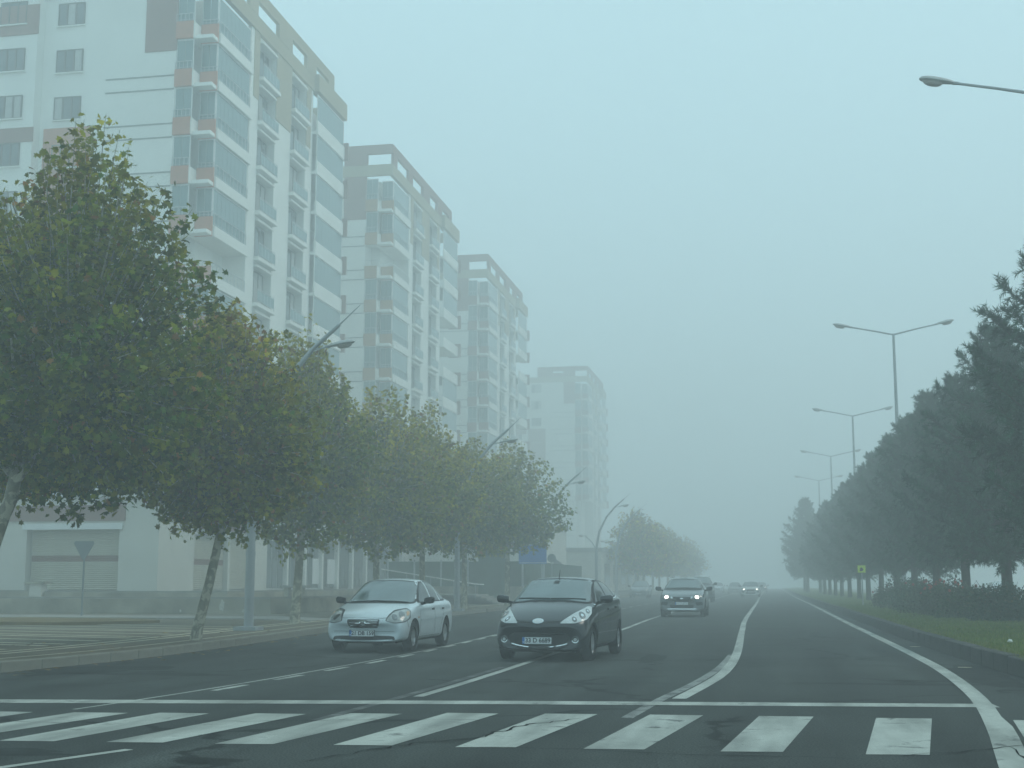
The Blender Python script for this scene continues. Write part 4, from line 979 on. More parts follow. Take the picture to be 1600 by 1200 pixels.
def densify(poly, d):
    out = []
    for i in range(len(poly)):
        a, b = Vector(poly[i]), Vector(poly[(i + 1) % len(poly)]); n = max(1, int((b - a).length / d))
        out += [tuple(a.lerp(b, t / n)) for t in range(n)]
    return out
def roundpoly(poly, r=.25, n=3):
    out = []; m = len(poly)
    for i in range(m):
        p, a, b = Vector(poly[i]), Vector(poly[i - 1]), Vector(poly[(i + 1) % m])
        p0, p1 = p.lerp(a, r), p.lerp(b, r)
        for k in range(n + 1):
            t = k / n; out.append(tuple((1 - t) ** 2 * p0 + 2 * t * (1 - t) * p + t * t * p1))
    return out
def inside(p, poly):
    c = False; j = len(poly) - 1
    for i in range(len(poly)):
        if (poly[i][1] > p[1]) != (poly[j][1] > p[1]) and p[0] < (poly[j][0] - poly[i][0]) * (p[1] - poly[i][1]) / (poly[j][1] - poly[i][1]) + poly[i][0]: c = not c
        j = i
    return c
def conform(bvh, poly, yaw, off, step=.04, thick=.012, mirror=False, top=False):
    """panel with the outline poly (u,z) pressed onto the shell along a horizontal direction turned by yaw from straight back"""
    c, s = math.cos(yaw), math.sin(yaw)
    d = Vector((-s, c, 0)); u = Vector((c, s, 0))
    if top: d = Vector((0, 0, -1))
    o = densify(poly, step); us = [p[0] for p in o]; zs = [p[1] for p in o]
    pts = list(o); g = step
    y = min(zs) + g * .5
    while y < max(zs):
        x = min(us) + g * .5
        while x < max(us):
            if inside((x, y), o) and min((x - q[0]) ** 2 + (y - q[1]) ** 2 for q in o) > (g * .45) ** 2: pts.append((x, y))
            x += g
        y += g
    n = len(o)
    r = geometry.delaunay_2d_cdt([Vector(p) for p in pts], [(i, (i + 1) % n) for i in range(n)], [], 1, 1e-6)
    co, fs = r[0], r[2]; V = []; B = []; ok = []
    for p in co:
        org = (u * p[0] + Vector((0, 0, p[1])) - d * 8) if not top else Vector((p[0], p[1], 8))
        if not top: org = u * p[0] + Vector((0, 0, p[1])) - d * 8 + Vector((0, 0, 0))
        h = bvh.ray_cast(org, d)
        if h[0] is None: V.append(Vector((0, 0, 0))); B.append(Vector((0, 0, 0))); ok.append(False); continue
        nn = h[1] if h[1].dot(d) < 0 else -h[1]
        V.append(h[0] + nn * off); B.append(h[0] + nn * (off - thick)); ok.append(True)
    F = [tuple(f) for f in fs if all(ok[i] for i in f)]
    m = len(V); ed = {}
    for f in F:
        for i in range(len(f)):
            e = (f[i], f[(i + 1) % len(f)]); ed[e] = ed.get(e, 0) + 1
    side = [(a, b, b + m, a + m) for (a, b) in ed if (b, a) not in ed]
    VV = V + B; F = F + side; side = []
    use = sorted({i for f in F for i in f}); ix = {v: i for i, v in enumerate(use)}
    VV = [VV[i] for i in use]; F = [tuple(ix[i] for i in f) for f in F]
    if mirror: VV = [Vector((-v.x, v.y, v.z)) for v in VV]
    return VV, F + side
class Car:
    def __init__(s, spec, name='car'):
        s.sp = spec; s.full, s.bvh = body(spec); s.root = empty(name, (0, 0, 0)); s.body = inst('body', s.full, s.root)
    def panel(s, name, poly, yaw, m, off=.004, parent=None, rnd=None, both=False, step=.045, side=False, n=3, top=False, thick=.012):
        """yaw 0 = seen from the nose; 90 deg = seen from the +x flank (u = length)"""
        P = roundpoly(poly, rnd, n) if rnd else poly; out = []
        for mir in ((False, True) if both else (False,)):
            V, F = conform(s.bvh, P, yaw, off, step, thick, mir, top)
            b = MB(); b.add(V, F); out.append(b.build(name, M[m], parent[1 if mir else 0] if isinstance(parent, list) else (parent or s.root), True))
        return out if both else out[0]
    def side(s, name, poly, m, off=.004, rnd=None, parent=None, **k):
        # polygon in (distance from nose, height); both flanks
        return s.panel(name, [(p[0], p[1]) for p in poly], R(90), m, off, parent, rnd, True, **k)
    def strip(s, name, pts, w, m, off=.002, **k):
        a = offset(pts, w / 2); b = offset(pts, -w / 2)
        return s.side(name, a + b[::-1], m, off, thick=.004, step=.08, **k)
    def wheels(s, spokes=6, hub='alloy'):
        sp = s.sp; r = sp['r']; W = sp['W']
        def tyre():
            t = .185; return MB().lathe([(-t / 2, r * .64), (-t / 2, r * .9), (-t * .42, r * .98), (-t * .2, r), (t * .2, r), (t * .42, r * .98), (t / 2, r * .9), (t / 2 - .005, r * .66), (t / 2 - .03, r * .62)], 'x', 32).mesh('tyre', M['tyre'], True)
        def rim():
            b = MB(); b.lathe([(.045, .001), (.05, r * .12), (.03, r * .16)], 'x', 24); b.lathe([(.06, r * .68), (.07, r * .66), (.05, r * .60), (.0, r * .58)], 'x', 32)
            for k in range(spokes):
                t = 2 * math.pi * k / spokes; c_, s_ = math.cos(t), math.sin(t); w0, w1 = r * .10, r * .075
                q = []
                for rr, ww, xx in ((r * .1, w0, .048), (r * .6, w1, .062)):
                    for sg in (-1, 1): q.append((xx, rr * c_ - sg * ww * s_, rr * s_ + sg * ww * c_))
                q += [(x - .03, y, z) for x, y, z in q]
                b.add(q, [(0, 1, 3, 2), (4, 6, 7, 5), (0, 2, 6, 4), (1, 5, 7, 3)])
            return b.mesh('rim', M[hub], True)
        def disc(): return MB().lathe([(-.01, .001), (-.01, r * .62)], 'x', 24).mesh('brake_disc', M['black'])
        T, Rm, Dk = tyre(), rim(), disc()
        for y in sp['ax']:
            for sx in (1, -1):
                w = empty('wheel', (sx * (W / 2 - .115), y, r)); w.parent = s.root
                if sx < 0: w.rotation_euler = (0, 0, math.pi)
                inst('tyre', T, w); inst('rim', Rm, w); inst('brake_disc', Dk, w)
        # dark underbody between the wheels
        MB().box(-W * .36, W * .36, sp['ax'][0] - .5, sp['ax'][1] + .5, sp['zb'] - .04, sp['zb'] + .1).build('underbody', M['black'], s.root)
    def mirror(s, y, z, m, w=.24, h=.15, x=None):
        x = x or s.sp['W'] / 2 - .03
        for sx in (1, -1):
            prof = [(0, .45), (.03, .8), (.5, 1.), (.85, .95), (1, .55)]
            V = []; n = 12
            for (t, q) in prof:
                for k in range(n):
                    a = 2 * math.pi * k / n; cx = math.copysign(abs(math.cos(a)) ** .6, math.cos(a)); cz = math.copysign(abs(math.sin(a)) ** .6, math.sin(a))
                    V.append((sx * (x + .04 + w * t), y + .02 * t + cx * .075 * q, z + cz * h / 2 * q + .02 * t))
            b = MB(); b.add(V, [(i * n + k, i * n + (k + 1) % n, (i + 1) * n + (k + 1) % n, (i + 1) * n + k) for i in range(4) for k in range(n)] + [tuple(range(n)), tuple(range(4 * n, 5 * n))])
            o = b.build('mirror', M[m], s.root, True)
            MB().tube([(sx * (x - .06), y + .02, z - .07), (sx * (x + .07), y + .01, z - .04)], .028, 8).build('stalk', M['black'], o)
    def plate(s, text, y, z, w=.52, h=.112, x=0):
        p = MB().box(-w / 2, w / 2, -.006, .006, -h / 2, h / 2).build('number_plate', M['plate'], s.root); p.location = (x, y, z); p.rotation_euler = (R(-4), 0, 0)
        fr = MB().box(-w / 2 - .012, w / 2 + .012, .0061, .02, -h / 2 - .012, h / 2 + .012).build('plate_frame', M['black'], p)
        MB().box(-w / 2 + .001, -w / 2 + .042, -.0085, -.0061, -h / 2 + .001, h / 2 - .001).build('blue_strip', M['blue'], p)
        def txt(t, size, px, pz, mm, sx=1.):
            cu = bpy.data.curves.new('lettering', 'FONT'); cu.body = t; cu.size = size; cu.align_x = 'CENTER'; cu.align_y = 'CENTER'; cu.extrude = .0008; cu.offset = size * .022
            o = bpy.data.objects.new('lettering', cu); COL.objects.link(o); bpy.context.view_layer.update()
            me = bpy.data.meshes.new_from_object(o.evaluated_get(bpy.context.evaluated_depsgraph_get())); bpy.data.objects.remove(o)
            me.materials.clear(); me.materials.append(M[mm]); me.name = 'lettering'
            q = inst('lettering', me, p, (px, -.0085, pz)); q.rotation_euler = (R(90), 0, 0); q.scale = (sx, 1, 1)
        if text: txt(text, .105, .02, 0, 'platetxt', 1.0 if len(text) > 8 else 1.05); txt('TR', .03, -w / 2 + .021, -.03, 'white')
    def wipers(s, pts):
        for a in pts:
            V = []
            for q in a:
                h = s.bvh.ray_cast(Vector((q[0], q[1], 8)), Vector((0, 0, -1)))
                V.append(h[0] + Vector((0, -.01, .02)))
            MB().tube(V, .011, 6).build('wiper', M['black'], s.root)

def U(*p): return list(p)
# --- silver saloon
sed = dict(L=4.28, W=1.69, r=.30, ax=(.83, 3.33), zb=.22, paint='silver', bow=.17, rbow=.12, st=[
    (0.00, .66, .24, .50, U((.52, .53), (.38, .55), (.22, .56), (0, .565))),
    (0.02, .76, .22, .585, U((.66, .61), (.46, .63), (.25, .64), (0, .645))),
    (0.10, .805, .21, .645, U((.70, .69), (.50, .715), (.27, .725), (0, .73))),
    (0.35, .83, .21, .76, U((.74, .80), (.54, .815), (.30, .825), (0, .83))),
    (0.75, .84, .21, .85, U((.76, .885), (.56, .90), (.30, .915), (0, .92))),
    (1.03, .845, .20, .905, U((.765, .93), (.60, .95), (.33, .965), (0, .97))),
    (1.12, .845, .20, .91, U((.765, .935), (.665, .985), (.40, 1.01), (0, 1.025))),
    (1.45, .845, .20, .92, U((.76, .945), (.655, 1.18), (.44, 1.235), (0, 1.25))),
    (1.80, .845, .20, .925, U((.755, .95), (.60, 1.345), (.46, 1.40), (0, 1.425))),
    (1.95, .845, .20, .93, U((.755, .955), (.59, 1.375), (.45, 1.43), (0, 1.455))),
    (2.35, .845, .20, .94, U((.755, .965), (.585, 1.39), (.45, 1.45), (0, 1.475))),
    (2.80, .845, .20, .95, U((.75, .975), (.58, 1.375), (.44, 1.435), (0, 1.46))),
    (3.15, .845, .20, .96, U((.745, .985), (.58, 1.30), (.43, 1.36), (0, 1.39))),
    (3.50, .835, .21, .965, U((.735, .995), (.61, 1.15), (.43, 1.19), (0, 1.215))),
    (3.78, .82, .22, .96, U((.72, 1.0), (.62, 1.02), (.43, 1.04), (0, 1.05))),
    (4.12, .79, .23, .93, U((.70, .985), (.58, 1.01), (.35, 1.02), (0, 1.025))),
    (4.26, .74, .25, .84, U((.66, .90), (.50, .93), (.30, .94), (0, .945))),
    (4.28, .66, .28, .74, U((.58, .80), (.42, .82), (.25, .83), (0, .835)))])
def build_sedan(plate='21 DB 159'):
    c = Car(sed); c.wheels(7)
    # front
    g = c.panel('grille', [(-.34, .66), (.34, .66), (.30, .50), (-.30, .50)], 0, 'black', .006, rnd=.2)
    for z in (.535, .575, .615): c.panel('grille_bar', [(-.30, z), (.30, z), (.30, z + .012), (-.30, z + .012)], 0, 'chrome', .014, parent=g)
    for pz in (([(-.33, .665), (.33, .665), (.33, .65), (-.33, .65)]), ([(-.29, .505), (.29, .505), (.29, .492), (-.29, .492)])): c.panel('grille_trim', pz, 0, 'chrome', .010, parent=g)
    el = [(.065 * math.cos(t * .524), .59 + .038 * math.sin(t * .524)) for t in range(12)]
    c.panel('badge', el, 0, 'chrome', .022, parent=g, step=.02)
    c.panel('badge_letter', [(-.035, .612), (-.022, .612), (-.016, .595), (.018, .597), (.022, .612), (.036, .612), (.024, .568), (.011, .568), (.016, .586), (-.018, .584), (-.023, .568), (-.036, .568)], 0, 'black', .026, parent=g, step=.02)
    c.panel('air_intake', [(-.60, .335), (.60, .335), (.64, .27), (.55, .20), (-.55, .20), (-.64, .27)], 0, 'black', .006, rnd=.25)
    c.panel('bumper_crease', [(-.62, .425), (.62, .425), (.62, .419), (-.62, .419)], 0, 'black', .003)
    c.panel('bonnet_gap', [(-.68, .692), (-.40, .672), (.40, .672), (.68, .692), (.68, .698), (.40, .679), (-.40, .679), (-.68, .698)], 0, 'black', .003)
    H = c.panel('headlight', [(.44, .62), (.50, .70), (.66, .80), (.93, .845), (1.0, .80), (.97, .68), (.82, .61), (.60, .585)], R(28), 'lampmid', .007, rnd=.25, both=True)
    c.panel('lamp_seal', [(.42, .62), (.49, .72), (.66, .825), (.94, .865), (1.02, .81), (.985, .67), (.83, .595), (.60, .57)], R(28), 'black', .004, rnd=.25, both=True, parent=H)
    for u, r_ in ((.62, .058), (.78, .068)):
        pc = [(u + r_ * math.cos(t * .45), .69 + (u - .62) * .25 + r_ * math.sin(t * .45)) for t in range(14)]
        c.panel('lamp_bowl', pc, R(28), 'lampdark', .011, parent=H, both=True, step=.03)
    c.panel('indicator', [(.88, .71), (.95, .73), (.97, .79), (.90, .80)], R(28), 'amber', .012, parent=H, both=True, rnd=.3)
    c.plate(plate, -.035, .385, w=.50)
    # glass
    wsb = [(-.70, .955), (.70, .955), (.60, 1.40), (.0, 1.425), (-.60, 1.40)]
    c.panel('windscreen_seal', [(-.735, .945), (0, .955), (.735, .945), (.60, 1.385), (.3, 1.415), (0, 1.423), (-.3, 1.415), (-.60, 1.385)], 0, 'black', .004, rnd=.08)
    c.panel('windscreen', [(-.70, .965), (0, .985), (.70, .965), (.575, 1.365), (.3, 1.39), (0, 1.40), (-.3, 1.39), (-.575, 1.365)], 0, 'screen', .009, rnd=.1)
    c.side('window_surround', [(1.28, .955), (1.75, 1.28), (2.05, 1.385), (2.5, 1.405), (2.95, 1.345), (3.35, 1.16), (3.52, 1.02), (3.4, .985), (2.5, .97)], 'black', .004, rnd=.12)
    for p in ([(1.42, .975), (1.80, 1.265), (2.05, 1.355), (2.28, 1.37), (2.28, .985)], [(2.38, .985), (2.38, 1.375), (2.72, 1.365), (2.92, 1.315), (2.98, 1.0)], [(3.04, 1.0), (3.0, 1.285), (3.28, 1.15), (3.42, 1.03), (3.36, 1.005)]):
        c.side('side_window', p, 'sideglass', .008, rnd=.08)
    c.side('pillar', [(2.29, .97), (2.29, 1.40), (2.37, 1.40), (2.37, .97)], 'silver', .009)
    c.side('pillar', [(2.985, .99), (2.96, 1.34), (3.0, 1.32), (3.035, .99)], 'silver', .009)
    # doors, trim, handles
    c.strip('door_gap', [(1.35, .93), (1.22, .75), (1.22, .3)], .010, 'black'); c.strip('door_gap', [(2.34, .94), (2.34, .27)], .010, 'black')
    c.strip('door_gap', [(3.05, .95), (3.08, .72), (2.86, .5), (2.80, .28)], .010, 'black'); c.strip('sill_gap', [(1.22, .285), (2.8, .285)], .008, 'black')
    c.side('rubbing_strip', [(1.26, .60), (2.31, .625), (2.31, .66), (1.26, .635)], 'silver', .016); c.side('rubbing_strip', [(2.37, .627), (3.02, .645), (3.02, .68), (2.37, .662)], 'silver', .016)
    for l in (2.12, 2.92): c.side('door_handle', [(l, .80), (l + .15, .805), (l + .15, .845), (l, .84)], 'black', .02, rnd=.3)
    c.side('indicator_repeater', [(1.06, .66), (1.12, .66), (1.12, .69), (1.06, .69)], 'amber', .006, rnd=.3)
    c.mirror(1.46, 1.0, 'black', .2, .14)
    c.side('front_gap', [(.36, .70), (.37, .70), (.42, .50), (.41, .50)], 'black', .003)
    c.wipers([[(-.60, 1.09), (-.30, 1.06), (.02, 1.05)], [(.02, 1.04), (.33, 1.06), (.62, 1.10)]])
    c.side('tail_light', [(4.0, .92), (4.15, .92), (4.16, .74), (4.02, .74)], 'shutter_red', .006, rnd=.2)
    return c
car1 = build_sedan(); car1.root.location = (-7.94, 25.75, 0); car1.root.rotation_euler = (0, 0, R(-1.0)); car1.root.name = 'parked_car'; car1.root.name = 'saloon_car'
tag(car1.root, 'silver four door saloon with dark wing mirrors, leftmost of the near cars', 'car', 'cars driving towards the camera')

# --- dark hatchback
hat = dict(L=3.95, W=1.72, r=.305, ax=(.80, 3.29), zb=.20, paint='darkpaint', bow=.24, rbow=.1, st=[
    (0.00, .66, .22, .50, U((.52, .54), (.38, .565), (.22, .58), (0, .585))),
    (0.03, .78, .20, .60, U((.68, .635), (.47, .65), (.25, .66), (0, .665))),
    (0.12, .825, .19, .665, U((.72, .71), (.50, .725), (.27, .735), (0, .74))),
    (0.40, .845, .19, .80, U((.76, .84), (.55, .86), (.30, .875), (0, .88))),
    (0.70, .855, .19, .88, U((.775, .92), (.58, .95), (.32, .965), (0, .97))),
    (0.92, .858, .19, .93, U((.785, .965), (.62, 1.0), (.35, 1.02), (0, 1.03))),
    (1.02, .86, .19, .945, U((.785, .975), (.68, 1.05), (.42, 1.085), (0, 1.10))),
    (1.38, .86, .19, .975, U((.785, 1.0), (.67, 1.25), (.46, 1.295), (0, 1.315))),
    (1.72, .86, .19, .995, U((.785, 1.02), (.62, 1.40), (.48, 1.445), (0, 1.46))),
    (2.05, .86, .19, 1.015, U((.78, 1.04), (.60, 1.42), (.47, 1.465), (0, 1.485))),
    (2.55, .86, .19, 1.045, U((.78, 1.07), (.59, 1.415), (.46, 1.46), (0, 1.48))),
    (3.00, .86, .19, 1.07, U((.775, 1.095), (.58, 1.38), (.45, 1.43), (0, 1.455))),
    (3.40, .85, .20, 1.085, U((.76, 1.11), (.57, 1.33), (.44, 1.38), (0, 1.40))),
    (3.62, .835, .21, 1.08, U((.74, 1.105), (.58, 1.22), (.44, 1.26), (0, 1.28))),
    (3.82, .80, .22, 1.0, U((.70, 1.03), (.58, 1.07), (.40, 1.09), (0, 1.10))),
    (3.93, .76, .24, .80, U((.66, .86), (.52, .89), (.30, .90), (0, .905))),
    (3.95, .68, .30, .62, U((.58, .68), (.44, .70), (.25, .71), (0, .715)))])
c = Car(hat); c.wheels(9)
c.panel('upper_slot', [(-.46, .71), (-.1, .69), (.1, .69), (.46, .71), (.40, .68), (.1, .655), (-.1, .655), (-.40, .68)], 0, 'black', .005)
el = [(.10 * math.cos(t * .393), .69 + .042 * math.sin(t * .393)) for t in range(16)]
b0 = c.panel('badge', el, 0, 'chrome', .022, step=.02)
el = [(.088 * math.cos(t * .393), .69 + .033 * math.sin(t * .393)) for t in range(16)]
c.panel('badge_face', el, 0, 'plate', .026, step=.02, parent=b0)
gr = c.panel('air_intake', [(-.46, .50), (.46, .50), (.56, .44), (.50, .27), (.30, .215), (-.30, .215), (-.50, .27), (-.56, .44)], 0, 'black', .005, rnd=.2)
for z in (.25, .47): c.panel('intake_bar', [(-.46, z), (.46, z), (.46, z + .01), (-.46, z + .01)], 0, 'darkpaint', .012, parent=gr)
cs = [(-.50 + .05 * i, .238 + .075 * ((-.50 + .05 * i) / .5) ** 2) for i in range(21)]
c.panel('chrome_strip', offset(cs, .009) + offset(cs, -.009)[::-1], 0, 'chrome', .013, step=.05)
c.panel('front_lip', [(-.70, .215), (-.4, .19), (.4, .19), (.70, .215), (.70, .225), (.4, .20), (-.4, .20), (-.70, .225)], 0, 'black', .004)
cr = [(-.78, .60), (-.45, .585), (.45, .585), (.78, .60)]
Hh = c.panel('headlight', [(.38, .66), (.47, .72), (.70, .83), (1.03, .945), (1.10, .93), (1.05, .82), (.90, .72), (.65, .66)], R(25), 'lampglass', .007, rnd=.2, both=True)
for u, z, r_ in ((.66, .725, .045), (.83, .79, .062), (.97, .86, .04)):
    c.panel('lamp_bowl', [(u + r_ * math.cos(t * .45), z + r_ * math.sin(t * .45)) for t in range(14)], R(25), 'lampdark', .011, parent=Hh, both=True, step=.03)
    c.panel('bulb', [(u + r_ * .4 * math.cos(t * .9), z + r_ * .4 * math.sin(t * .9)) for t in range(7)], R(25), 'chrome', .015, parent=Hh, both=True, step=.03)
for r_, m_, o_ in ((.062, 'chrome', .010), (.047, 'black', .014), (.030, 'lampglass', .018)):
    c.panel('fog_lamp', [(.66 + r_ * math.cos(t * .45), .385 + r_ * math.sin(t * .45)) for t in range(14)], R(14), m_, o_, both=True, step=.03)
c.plate('33 D 6689', -.03, .37)
c.panel('windscreen_seal', [(-.75, .985), (-.3, 1.03), (.3, 1.03), (.75, .985), (.63, 1.405), (.3, 1.44), (0, 1.448), (-.3, 1.44), (-.63, 1.405)], 0, 'black', .004, rnd=.08)
c.panel('windscreen', [(-.715, 1.01), (-.3, 1.05), (.3, 1.05), (.715, 1.01), (.60, 1.385), (.3, 1.415), (0, 1.423), (-.3, 1.415), (-.60, 1.385)], 0, 'screen', .009, rnd=.1)
c.panel('mirror_mount', [(-.05, 1.34), (.05, 1.34), (.045, 1.395), (-.045, 1.395)], 0, 'black', .012, rnd=.2)
c.side('window_surround', [(1.15, .985), (1.62, 1.30), (1.95, 1.41), (2.5, 1.425), (3.0, 1.385), (3.42, 1.28), (3.50, 1.16), (3.2, 1.095), (2.3, 1.045)], 'black', .004, rnd=.1)
for p in ([(1.30, 1.01), (1.66, 1.26), (1.95, 1.37), (2.28, 1.385), (2.28, 1.06)], [(2.36, 1.065), (2.36, 1.385), (2.75, 1.375), (3.0, 1.335), (3.06, 1.11)], [(3.12, 1.115), (3.08, 1.32), (3.34, 1.25), (3.4, 1.17), (3.25, 1.125)]):
    c.side('side_window', p, 'sideglass', .008, rnd=.08)
c.strip('chrome_trim', [(1.10, .965), (1.6, .995), (2.3, 1.035), (3.1, 1.085), (3.45, 1.14), (3.56, 1.21)], .018, 'chrome', .012)
c.strip('door_gap', [(1.28, .95), (1.16, .78), (1.15, .30)], .010, 'tyre'); c.strip('door_gap', [(2.32, 1.03), (2.33, .25)], .010, 'tyre')
c.strip('door_gap', [(3.10, 1.06), (3.06, .72), (2.80, .5), (2.74, .28)], .010, 'tyre'); c.strip('crease', [(1.0, .70), (2.3, .77), (3.6, .86)], .008, 'tyre', .001)
for l in (2.08, 2.84): c.side('door_handle', [(l, .86 + (l - 2) * .03), (l + .16, .865 + (l - 2) * .03), (l + .16, .90 + (l - 2) * .03), (l, .895 + (l - 2) * .03)], 'darkpaint', .022, rnd=.3)
c.mirror(1.30, 1.06, 'darkpaint', .22, .15)
c.wipers([[(-.62, 1.12), (-.30, 1.02), (.0, .985)], [(.02, .985), (.33, 1.02), (.64, 1.11)]])
hit = c.bvh.ray_cast(Vector((0, 1.72, 8)), Vector((0, 0, -1)))[0]
MB().tube([tuple(hit), (0, 1.72, hit.z + .03), (0, 1.80, hit.z + .17)], [.014, .009, .004], 6).build('aerial', M['black'], c.root)
c.side('tail_light', [(3.72, 1.0), (3.86, .98), (3.9, .74), (3.78, .76)], 'shutter_red', .006, rnd=.2)
c.side('sill_skirt', [(1.18, .27), (2.72, .27), (2.72, .22), (1.18, .22)], 'black', .006)
c.root.name = 'hatchback_car'; c.root.location = (-4.06, 23.45, 0); c.root.rotation_euler = (0, 0, R(-4.2))
tag(c.root, 'dark blue black hatchback with an oval badge and a roof aerial, in the middle lane', 'car', 'cars driving towards the camera')

# --- grey crossover
suv = dict(L=4.38, W=1.83, r=.345, ax=(.88, 3.53), zb=.26, paint='greypaint', bow=.16, rbow=.1, st=[
    (0.00, .70, .28, .62, U((.56, .68), (.40, .70), (.24, .71), (0, .715))),
    (0.03, .83, .26, .74, U((.72, .79), (.50, .80), (.27, .81), (0, .82))),
    (0.15, .88, .25, .84, U((.78, .89), (.55, .90), (.30, .91), (0, .92))),
    (0.50, .905, .25, .94, U((.82, .985), (.60, 1.0), (.33, 1.01), (0, 1.015))),
    (0.95, .912, .25, 1.0, U((.83, 1.035), (.65, 1.06), (.36, 1.075), (0, 1.08))),
    (1.15, .915, .25, 1.02, U((.835, 1.05), (.71, 1.11), (.43, 1.14), (0, 1.15))),
    (1.48, .915, .25, 1.035, U((.83, 1.065), (.69, 1.33), (.48, 1.375), (0, 1.39))),
    (1.85, .915, .25, 1.05, U((.82, 1.08), (.64, 1.49), (.50, 1.54), (0, 1.56))),
    (2.30, .915, .25, 1.06, U((.82, 1.09), (.625, 1.52), (.49, 1.575), (0, 1.595))),
    (3.00, .915, .25, 1.08, U((.81, 1.11), (.615, 1.50), (.48, 1.555), (0, 1.575))),
    (3.70, .905, .26, 1.10, U((.80, 1.13), (.60, 1.42), (.46, 1.47), (0, 1.49))),
    (4.05, .88, .27, 1.08, U((.77, 1.11), (.61, 1.22), (.45, 1.26), (0, 1.28))),
    (4.30, .83, .30, .95, U((.72, 1.0), (.56, 1.02), (.35, 1.03), (0, 1.035))),
    (4.38, .74, .36, .74, U((.62, .80), (.46, .82), (.27, .83), (0, .835)))])
def build_suv(lit=True, plate=True, full=True):
    c = Car(suv); c.wheels(5)
    g = c.panel('grille', [(-.42, .80), (.42, .80), (.26, .56), (-.26, .56)], 0, 'black', .006, rnd=.06)
    for sg in (-1, 1): c.panel('grille_v', [(sg * .45, .81), (sg * .38, .81), (sg * .20, .555), (sg * .28, .555)][::sg], 0, 'chrome', .014, parent=g)
    c.panel('badge', [(.07 * math.cos(t * .524), .71 + .06 * math.sin(t * .524)) for t in range(12)], 0, 'chrome', .018, parent=g, step=.03)
    c.panel('lower_intake', [(-.48, .50), (.48, .50), (.44, .34), (-.44, .34)], 0, 'black', .006, rnd=.1)
    c.panel('side_intake', [(.55, .60), (.82, .62), (.85, .50), (.60, .46)], R(8), 'black', .006, both=True, rnd=.15)
    c.panel('skid_strip', [(-.60, .35), (.60, .35), (.52, .31), (-.52, .31)], 0, 'chrome', .012)
    H = c.panel('headlight', [(.42, .74), (.48, .83), (.80, .90), (.98, .91), (.94, .80), (.62, .74)], R(14), 'lampdark', .007, rnd=.2, both=True)
    c.panel('lit_lamp', [(.62 + .085 * math.cos(t * .52), .80 + .06 * math.sin(t * .52)) for t in range(12)], R(14), 'lit' if lit else 'lampglass', .012, both=True, parent=H, step=.04)
    if plate: c.plate('', -.03, .55)
    c.panel('windscreen_seal', [(-.78, 1.07), (.78, 1.07), (.65, 1.50), (0, 1.55), (-.65, 1.50)], 0, 'black', .004, rnd=.06)
    c.panel('windscreen', [(-.73, 1.15), (0, 1.18), (.73, 1.15), (.61, 1.46), (0, 1.49), (-.61, 1.46)], 0, 'screen', .009, rnd=.1)
    c.side('side_window', [(1.40, 1.08), (1.80, 1.38), (2.2, 1.48), (3.2, 1.46), (3.75, 1.34), (3.6, 1.14), (2.5, 1.10)], 'sideglass', .005, rnd=.1)
    c.side('sill_skirt', [(1.28, .42), (3.12, .42), (3.12, .29), (1.28, .29)], 'black', .006)
    c.strip('door_gap', [(1.36, 1.02), (1.28, .4)], .012, 'tyre'); c.strip('door_gap', [(2.5, 1.06), (2.5, .4)], .012, 'tyre')
    c.mirror(1.55, 1.12, 'black', .24, .17)
    for sx in (-1, 1): MB().tube([(sx * .56, 2.0, 1.585), (sx * .56, 2.6, 1.605), (sx * .55, 3.3, 1.58)], .018, 6).build('roof_rail', M['chrome'], c.root)
    return c
c = build_suv(); c.root.name = 'crossover_car'; c.root.location = (-3.62, 54.8, 0)
tag(c.root, 'grey crossover with lit headlights and a V shaped grille, third car from the camera', 'car', 'cars driving towards the camera')
src_suv = c.root
def recolour(root, m):
    for ch in root.children:
        if ch.name.startswith(('body', 'mirror', 'pillar')) and ch.data:
            ch.data = ch.data.copy()
            for i, x in enumerate(ch.data.materials):
                if x and x.name in ('grey_paint', 'silver_paint'): ch.data.materials[i] = m
def farcar(src, name, x, y, rz, sc, m, lab, g, z=0):
    r = copy_tree(src); r.name = name; r.location = (x, y, z); r.rotation_euler = (0, 0, rz); r.scale = sc
    recolour(r, M[m]); return tag(r, lab, 'car', g)
g1 = 'cars driving towards the camera'
van = farcar(src_suv, 'van', -5.15, 98, 0, (.98, 1.05, 1.16), 'navy', 'tall dark van half hidden behind the grey crossover', g1); van['category'] = 'van'
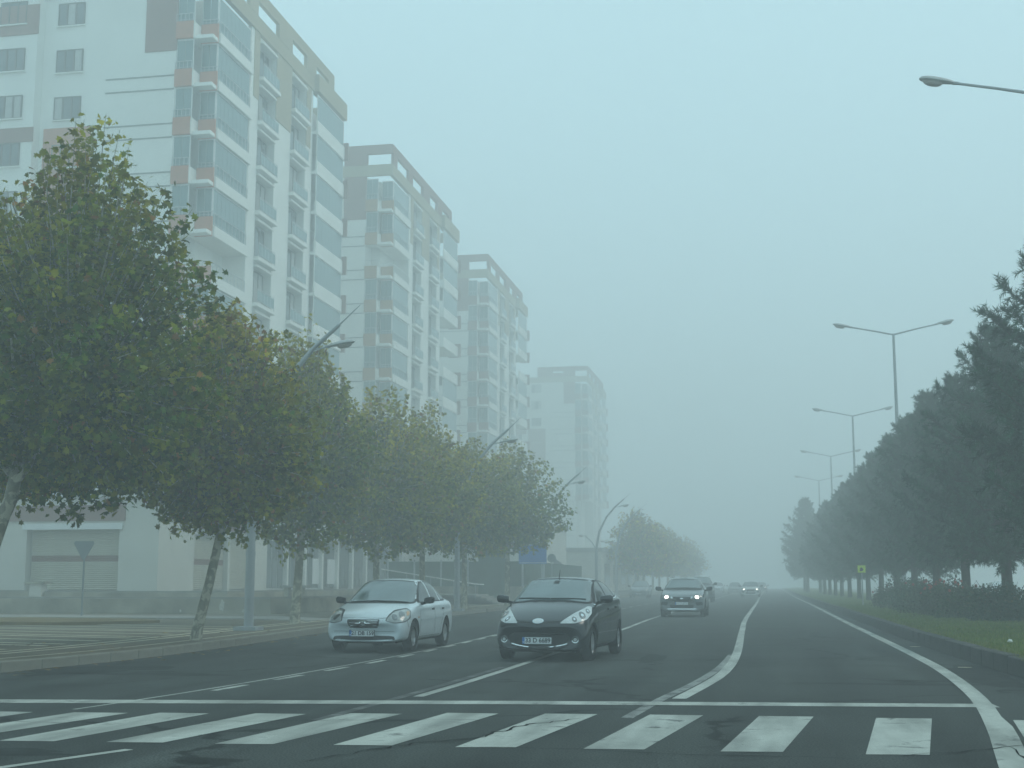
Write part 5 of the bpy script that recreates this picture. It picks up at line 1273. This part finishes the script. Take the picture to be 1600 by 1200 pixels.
for ch in list(van.children):
    if ch.name.startswith('number_plate'):
        for q in list(ch.children): bpy.data.objects.remove(q)
        bpy.data.objects.remove(ch)
farcar(src_suv, 'crossover_car', -2.15, 132, 0, (1, 1, .96), 'whitepaint', 'white car with both headlights lit, furthest clearly visible one by the curved lane line', g1)
s4 = farcar(car1.root, 'saloon_car', -4.75, 172, 0, (1, 1, 1), 'greypaint', 'grey saloon just left of the white car with lit headlights', g1)
farcar(src_suv, 'crossover_car', -1.75, 196, 0, (1, 1, .93), 'greypaint', 'faintest oncoming car, only its lit headlamp showing right of the white one', g1)
s6 = farcar(car1.root, 'saloon_car', -7.6, 190, 0, (1, 1, 1), 'silver', 'pale saloon, a ghost in the fog between the dark van and the grey saloon', g1)
farcar(car1.root, 'saloon_car', -11.9, 122, 0, (1.02, 1, 1.08), 'greypaint', 'fog dimmed grey saloon by the left kerb beside the crossover', g1)
g2 = 'cars on the road beyond the median'
farcar(car1.root, 'saloon_car', 13.2, 58, math.pi, (1, 1, 1), 'greypaint', 'grey saloon beyond the median at the right edge, seen under the pine boughs', g2)
farcar(car1.root, 'saloon_car', 12.8, 84, math.pi, (1, 1, 1), 'silver', 'silver saloon beyond the median, seen between two pine trunks', g2)
farcar(car1.root, 'saloon_car', 16.6, 72, math.pi, (1, 1, 1), 'whitepaint', 'white saloon in the outer lane beyond the median', g2)
# ------------------------------------------------------------------ the fog
hz = MB().box(-345, 345, -75, 345, -1.1, 47).build('haze', [])
hm = bpy.data.materials.new('haze_air'); hm.use_nodes = True; hm.node_tree.nodes.clear()
ho = hm.node_tree.nodes.new('ShaderNodeOutputMaterial'); pv_ = hm.node_tree.nodes.new('ShaderNodeVolumePrincipled')
pv_.inputs['Density'].default_value = .0083; pv_.inputs['Color'].default_value = (.97, .995, 1, 1); pv_.inputs['Anisotropy'].default_value = .2
hm.node_tree.links.new(pv_.outputs[0], ho.inputs['Volume'])
hz.data.materials.append(hm); tag(hz, 'pale blue green fog hanging over the whole road and hiding the far towers', 'fog', kind='stuff')
